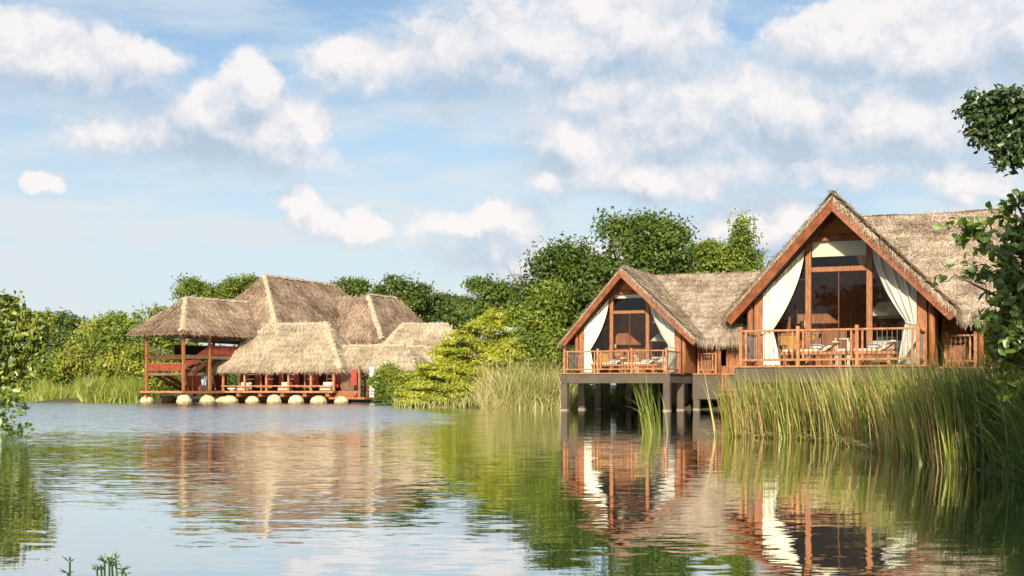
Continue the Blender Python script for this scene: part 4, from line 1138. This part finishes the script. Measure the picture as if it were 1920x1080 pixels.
# long arching grass on the near right bank
xy, t = along([(4.5, 8.5), (4.9, 9.9), (5.2, 11.4), (5.6, 13.4), (5.75, 15.4), (5.8, 17)], 8000, -1.9, rng, .10, 1.2)
n = len(xy); gz = ground_z(xy[:, 0] , xy[:, 1])
V, Q = blades(np.column_stack([xy, gz - .05]), rng.normal(1.05, .26, n).clip(.4, 1.7), rng.normal(math.pi * 1.05, .6, n), np.abs(rng.normal(.18, .16, n)), np.abs(rng.normal(1.2, .55, n)), rng.uniform(.009, .02, n), 7, rng)
gr = indexed('bank_grass', V, Q, M['grass_green']); tag(gr, 'long dark green grass arching over the right bank', 'grass', kind='stuff')
xy, t = along([(4.25, 8.3), (4.55, 9.8), (4.9, 11.4), (5.35, 13.4), (5.6, 15.4), (5.7, 17.5)], 3200, -.7, rng, .08)
n = len(xy); gz = np.maximum(ground_z(xy[:, 0], xy[:, 1]), -.05)
V, Q = blades(np.column_stack([xy, gz - .03]), rng.normal(.55, .16, n).clip(.2, 1.0), rng.normal(math.pi * 1.1, .8, n), np.abs(rng.normal(.25, .2, n)), np.abs(rng.normal(1.3, .6, n)), rng.uniform(.009, .018, n), 6, rng)
gr = indexed('waterline_grass', V, Q, M['grass_green']); tag(gr, 'short green grass drooping to the water along the right bank', 'grass', kind='stuff')
# pale tall grass left of the farther lodge, far shore grass
def shore_grass(name, label, px0, px1, d0, d1, n, h, mtl, wild=0.0):
    px = rng.uniform(px0, px1, n); d = rng.uniform(d0, d1, n); x = (px - 960) / F_PX * d; z = np.maximum(ground_z(x, d), -.1)
    hh = rng.normal(h, h * (.22 + wild * .4), n).clip(h * .35, h * 1.6) * (1 + .25 * np.sin(px * .13) * np.sin(px * .05 + 1))
    V, Q = blades(np.column_stack([x, d, z - .03]), hh, rng.uniform(0, 6.28, n), np.abs(rng.normal(.2 + wild * .3, .18 + wild * .7, n)), np.abs(rng.normal(1.1 + wild, .6 + wild, n)), rng.uniform(.02, .045, n) * d1 / 66, 5, rng)
    g_ = indexed(name, V, Q, mtl); tag(g_, label, 'grass', kind='stuff')


shore_grass('shore_grass', 'pale sunlit tall grass left of the farther lodge piers', 900, 1075, 62.5, 65.5, 4200, 1.9, M['grass_pale'], .3)
shore_grass('shore_grass', 'lime green tall grass at the shore left of the hall', 150, 262, 91.8, 99, 4200, 1.5, M['grass_lime'])
shore_grass('shore_grass', 'yellow green reed strip on the far left shore', 0, 170, 122, 131, 3600, 2.2, M['grass_lime'])
shore_grass('shore_grass', 'dry tangled grass along the water under the layered shrub', 740, 910, 63.5, 75, 1800, .8, M['grass_pale'])
shore_grass('shore_grass', 'shaded grass on the shore under and behind the farther lodge', 1040, 1330, 63.8, 68, 2600, 1.1, M['grass_green'])
shore_grass('shore_grass', 'green undergrowth beneath the trees of the left wood', 20, 300, 99, 120, 3200, 1.3, M['grass_lime'])


# ------------------------------------------------------------------ near foliage framing the view
def leafy(o, centers, normals, L, wd, mtl, rng, name='leaves'):
    """larger leaves: six-vertex folded blades"""
    n = len(centers); nr = unit(normals); d = unit(np.cross(nr, rng.normal(size=(n, 3)))); d = unit(d + np.array([0, 0, -.55]) * rng.random(n)[:, None])
    s = unit(np.cross(d, nr)); nr = np.cross(s, d); l = (L * rng.uniform(.6, 1.25, n))[:, None]; w = (wd * rng.uniform(.75, 1.2, n))[:, None]; fo = .22 * w
    b = centers - d * l * .5; tp = centers + d * l * .5 - nr * l * .12; m1 = centers - d * l * .15; m2 = centers + d * l * .18 - nr * l * .03
    r1 = m1 + s * w * .5 + nr * fo; r2 = m2 + s * w * .40 + nr * fo; l1 = m1 - s * w * .5 + nr * fo; l2 = m2 - s * w * .40 + nr * fo
    V = np.stack([b, r1, r2, tp, l2, l1, (m1 + m2) / 2], 1).reshape(-1, 3); k = np.arange(n)[:, None] * 7
    Q = np.concatenate([k + [0, 1, 6, 5], k + [1, 2, 3, 6], k + [6, 3, 4, 5]], 0)
    return indexed(name, V, Q, mtl, o, world=True)


def branchy(name, label, cat, base, blobs, n, L, wd, mtl, seed, clump, trunk, limbs=26, shell=.2, per_twig=9, kind_name='crown', fork_z=.5):
    rng = np.random.default_rng(seed); o = empty(name, tuple(base), 0, label, cat)
    B = np.array(blobs, float); vol = (B[:, 3] * B[:, 4] * B[:, 5]) ** .7; nc = max(8, n // per_twig)
    k = rng.choice(len(B), nc, p=vol / vol.sum()); d = unit(rng.normal(size=(nc, 3))); rad = shell + (1 - shell) * rng.random(nc) ** .6
    cc = B[k, :3] + d * rad[:, None] * B[k, 3:6]
    td = unit(d + rng.normal(size=(nc, 3)) * .6 + np.array([0, 0, -.25]))
    i = np.repeat(np.arange(nc), per_twig); s = rng.uniform(-1, 1, len(i))
    p = cc[i] + td[i] * (s * clump)[:, None] + rng.normal(size=(len(i), 3)) * clump * .28
    nr = unit(np.array([-.1, -.35, .75]) + .7 * rng.normal(size=(len(i), 3)) + d[i] * .4)
    leafy(o, p, nr, L, wd, mtl, rng, kind_name)
    b = np.array(base, float); cen = B[:, :3].mean(0); fork = b + (cen - b) * np.array([.35, .35, fork_z]); top = B[np.argmax(B[:, 2]), :3]
    g = [tube_geo([b - (0, 0, .2), (b + fork) / 2 + rng.normal(size=3) * .05, fork, (fork + top) / 2, top], [trunk * 1.2, trunk, trunk * .8, trunk * .5, trunk * .12], 8)]
    big = []
    for q in B:
        st = fork + (top - fork) * rng.random() * .5; m = (st + q[:3]) / 2 + (0, 0, .08); g.append(tube_geo([st, m, q[:3]], [trunk * .4, trunk * .28, trunk * .1], 6)); big.append((m, q[:3]))
    for j in rng.choice(nc, min(nc, limbs * 8), replace=False):
        bi = np.argmin(np.linalg.norm(B[:, :3] - cc[j], axis=1)); st = B[bi, :3] * .6 + cc[j] * .4 + rng.normal(size=3) * .05 if rng.random() < .3 else B[bi, :3]
        g.append(tube_geo([st, (st + cc[j]) / 2 + rng.normal(size=3) * .04, cc[j] + td[j] * clump * .8], [trunk * .06 + .003, trunk * .04 + .003, .002], 4))
    v, f = merge(g); part('trunk', v, f, M['bark'], o, world=True, smooth=True)
    return o


def gb(x, y): return (x, y, float(ground_z(x, y)))


# right bank: a dense tree whose crown enters at the top right, a broad-leaved one below it
branchy('overhanging_tree', 'dense dark leaved bough hanging in at the upper right corner', 'tree', gb(8.6, 14.2),
        pxb([(1875, 222, 58, 46, .3), (1902, 282, 46, 40, -.2), (1955, 240, 70, 70, 0), (1838, 205, 40, 26, .2), (1850, 245, 34, 34, 0), (1890, 190, 50, 20, .1), (2000, 330, 50, 50, .3)], 14.0),
        7600, .085, .045, M['leaf_deep'], 301, .10, .14, 30)
branchy('broadleaf_sapling', 'broad leaved tree with bright leaves in front of the nearer roof at right edge', 'tree', gb(6.6, 12.8),
        pxb([(1890, 430, 45, 45), (1840, 440, 40, 22), (1870, 520, 55, 50), (1905, 380, 18, 24), (1920, 500, 60, 70), (1800, 425, 22, 14), (1880, 590, 50, 34), (1790, 515, 22, 9), (1980, 520, 90, 110), (1905, 560, 50, 60), (1930, 620, 60, 40)], 12.6),
        2100, .110, .062, M['leaf_bright'], 302, .11, .07, 22, .3, 7)
branchy('lime_bush', 'light green broad leaved bush above the long grass at right edge', 'bush', gb(6.3, 13.4),
        pxb([(1885, 620, 34, 30), (1905, 670, 34, 40), (1930, 640, 40, 50), (1868, 660, 20, 26), (1915, 720, 30, 30)], 13.2),
        1900, .095, .06, M['leaf_yellow'], 303, .09, .04, 16, .2, 7)
# trees further along the right bank, mostly out of the frame, that shade the reeds
for i, (x, y, hh) in enumerate(((5.25, 3.9, 7.4), (7.2, 6.6, 6.2), (8.6, 9.6, 5.8), (4.2, 1.4, 5.6))):
    tree('bank_tree', ['tall leafy tree on the right bank close to the viewer', 'leafy tree in the middle of the right bank row', 'leafy tree on the right bank next to the broad leaved one', 'leafy tree on the right bank at the viewer\'s elbow'][i], 'tree', gb(x, y),
         [(x, y, hh * .68, 1.35, 1.35, hh * .26), (x + .7, y + .6, hh * .5, 1.2, 1.2, .9), (x - .2, y + .3, hh * .88, .9, .9, .6), (x + .2, y - .2, hh * .36, 1.1, 1.1, .8)], 7500, .17, M['leaf_mid'], 320 + i, .2, .8, .12, group='trees on the right bank')
# left bank tree hanging over the water
branchy('overhanging_tree', 'leafy yellow green tree hanging over the water at the left edge', 'tree', gb(-15.9, 30.4),
        pxb([(10, 600, 46, 44), (38, 640, 40, 50), (0, 690, 46, 44), (45, 600, 28, 24), (75, 612, 20, 20), (-40, 640, 60, 80), (30, 705, 28, 20), (70, 655, 16, 36), (18, 572, 16, 16)], 30.0),
        5600, .19, .085, M['leaf_yellow'], 310, .22, .16, 40, .15, 9)
branchy('hanging_branch', 'low branch of green leaves dipping to the water at the left edge', 'branch', gb(-14.2, 27.8),
        pxb([(14, 752, 30, 10), (45, 762, 24, 10), (10, 785, 22, 12), (52, 800, 20, 7), (-30, 770, 40, 24), (20, 806, 22, 6)], 26.5),
        330, .20, .085, M['leaf_bright'], 311, .26, .05, 10, .1, 6, 'crown', .6)
# trees on the near left bank that stand behind the viewer's shoulder and show in the panes
for i, (x, y, hh) in enumerate(((-16, 8, 9.5), (-20, 0, 10.5), (-24, -8, 10), (-17, -14, 9.5), (-29, 2, 11), (-10, -17, 9))):
    tree('bank_tree', ['first', 'second', 'third', 'fourth', 'fifth', 'sixth'][i] + ' tall tree of the row on the near left bank', 'tree', gb(x, y),
         [(x, y, hh * .6, 3.4, 3.4, hh * .30), (x + 1.5, y - 1, hh * .42, 2.6, 2.6, 1.8), (x - 1, y + 1, hh * .8, 2.3, 2.3, 1.6), (x, y, hh * .25, 2.6, 2.6, 1.6)], 4200, .42, M['leaf_dark'], 340 + i, .5, .8, .25, group='trees on the near left bank')
# sprig in the lower left foreground
o = empty('water_weed', gb(-.95, 2.75), 0, 'small out-standing sprig of spiky leaves at the lower left corner', 'plant')
rng = np.random.default_rng(61); gg = []; LV = []
for (px, py, k) in ((205, 1056, 16), (196, 1052, 12), (190, 1068, 12), (217, 1050, 9), (229, 1068, 9), (182, 1070, 8), (210, 1062, 12), (236, 1076, 6), (131, 1054, 5), (127, 1074, 5)):
    hd = at(px, py, 2.7); st = np.array([hd[0] * .98 + rng.normal() * .01, 2.72, .05]); gg.append(tube_geo([st, (st + hd) / 2 + rng.normal(size=3) * .008, hd], [.0032, .0028, .0022], 5))
    for j in range(k):
        a = unit(np.array([rng.normal(), rng.normal() * .6, .2 + rng.random() * .7])); l = rng.uniform(.012, .026); s = unit(np.cross(a, [0, 1, 0])) * .0016
        LV.append(np.array([hd, hd + a * l * .45 + s, hd + a * l, hd + a * l * .45 - s]))
v, f = merge(gg); tag(part('stem', v, f, M['leaf_deep'], o, world=True), kind='stuff'); tag(quads('leaf_whorl', np.concatenate(LV), M['leaf_deep'], o, world=True), kind='stuff')

# yellow bamboo behind the pavilion post
c = PV(3.0, 1.6, DK - .4); o = empty('bamboo_clump', tuple(c), 0, 'yellow bamboo canes behind the third pavilion post of the hall', 'bamboo'); rng = np.random.default_rng(8)
for k in range(9):
    b = np.array(c) + (rng.normal() * .35, rng.normal() * .3, 0); tp = b + (rng.normal() * .25, 0, rng.uniform(1.6, 2.7))
    tube('cane', [b, (b + tp) / 2 + (rng.normal() * .04, 0, 0), tp], [.035, .03, .015], M['ochre'], o, 6, world=True)
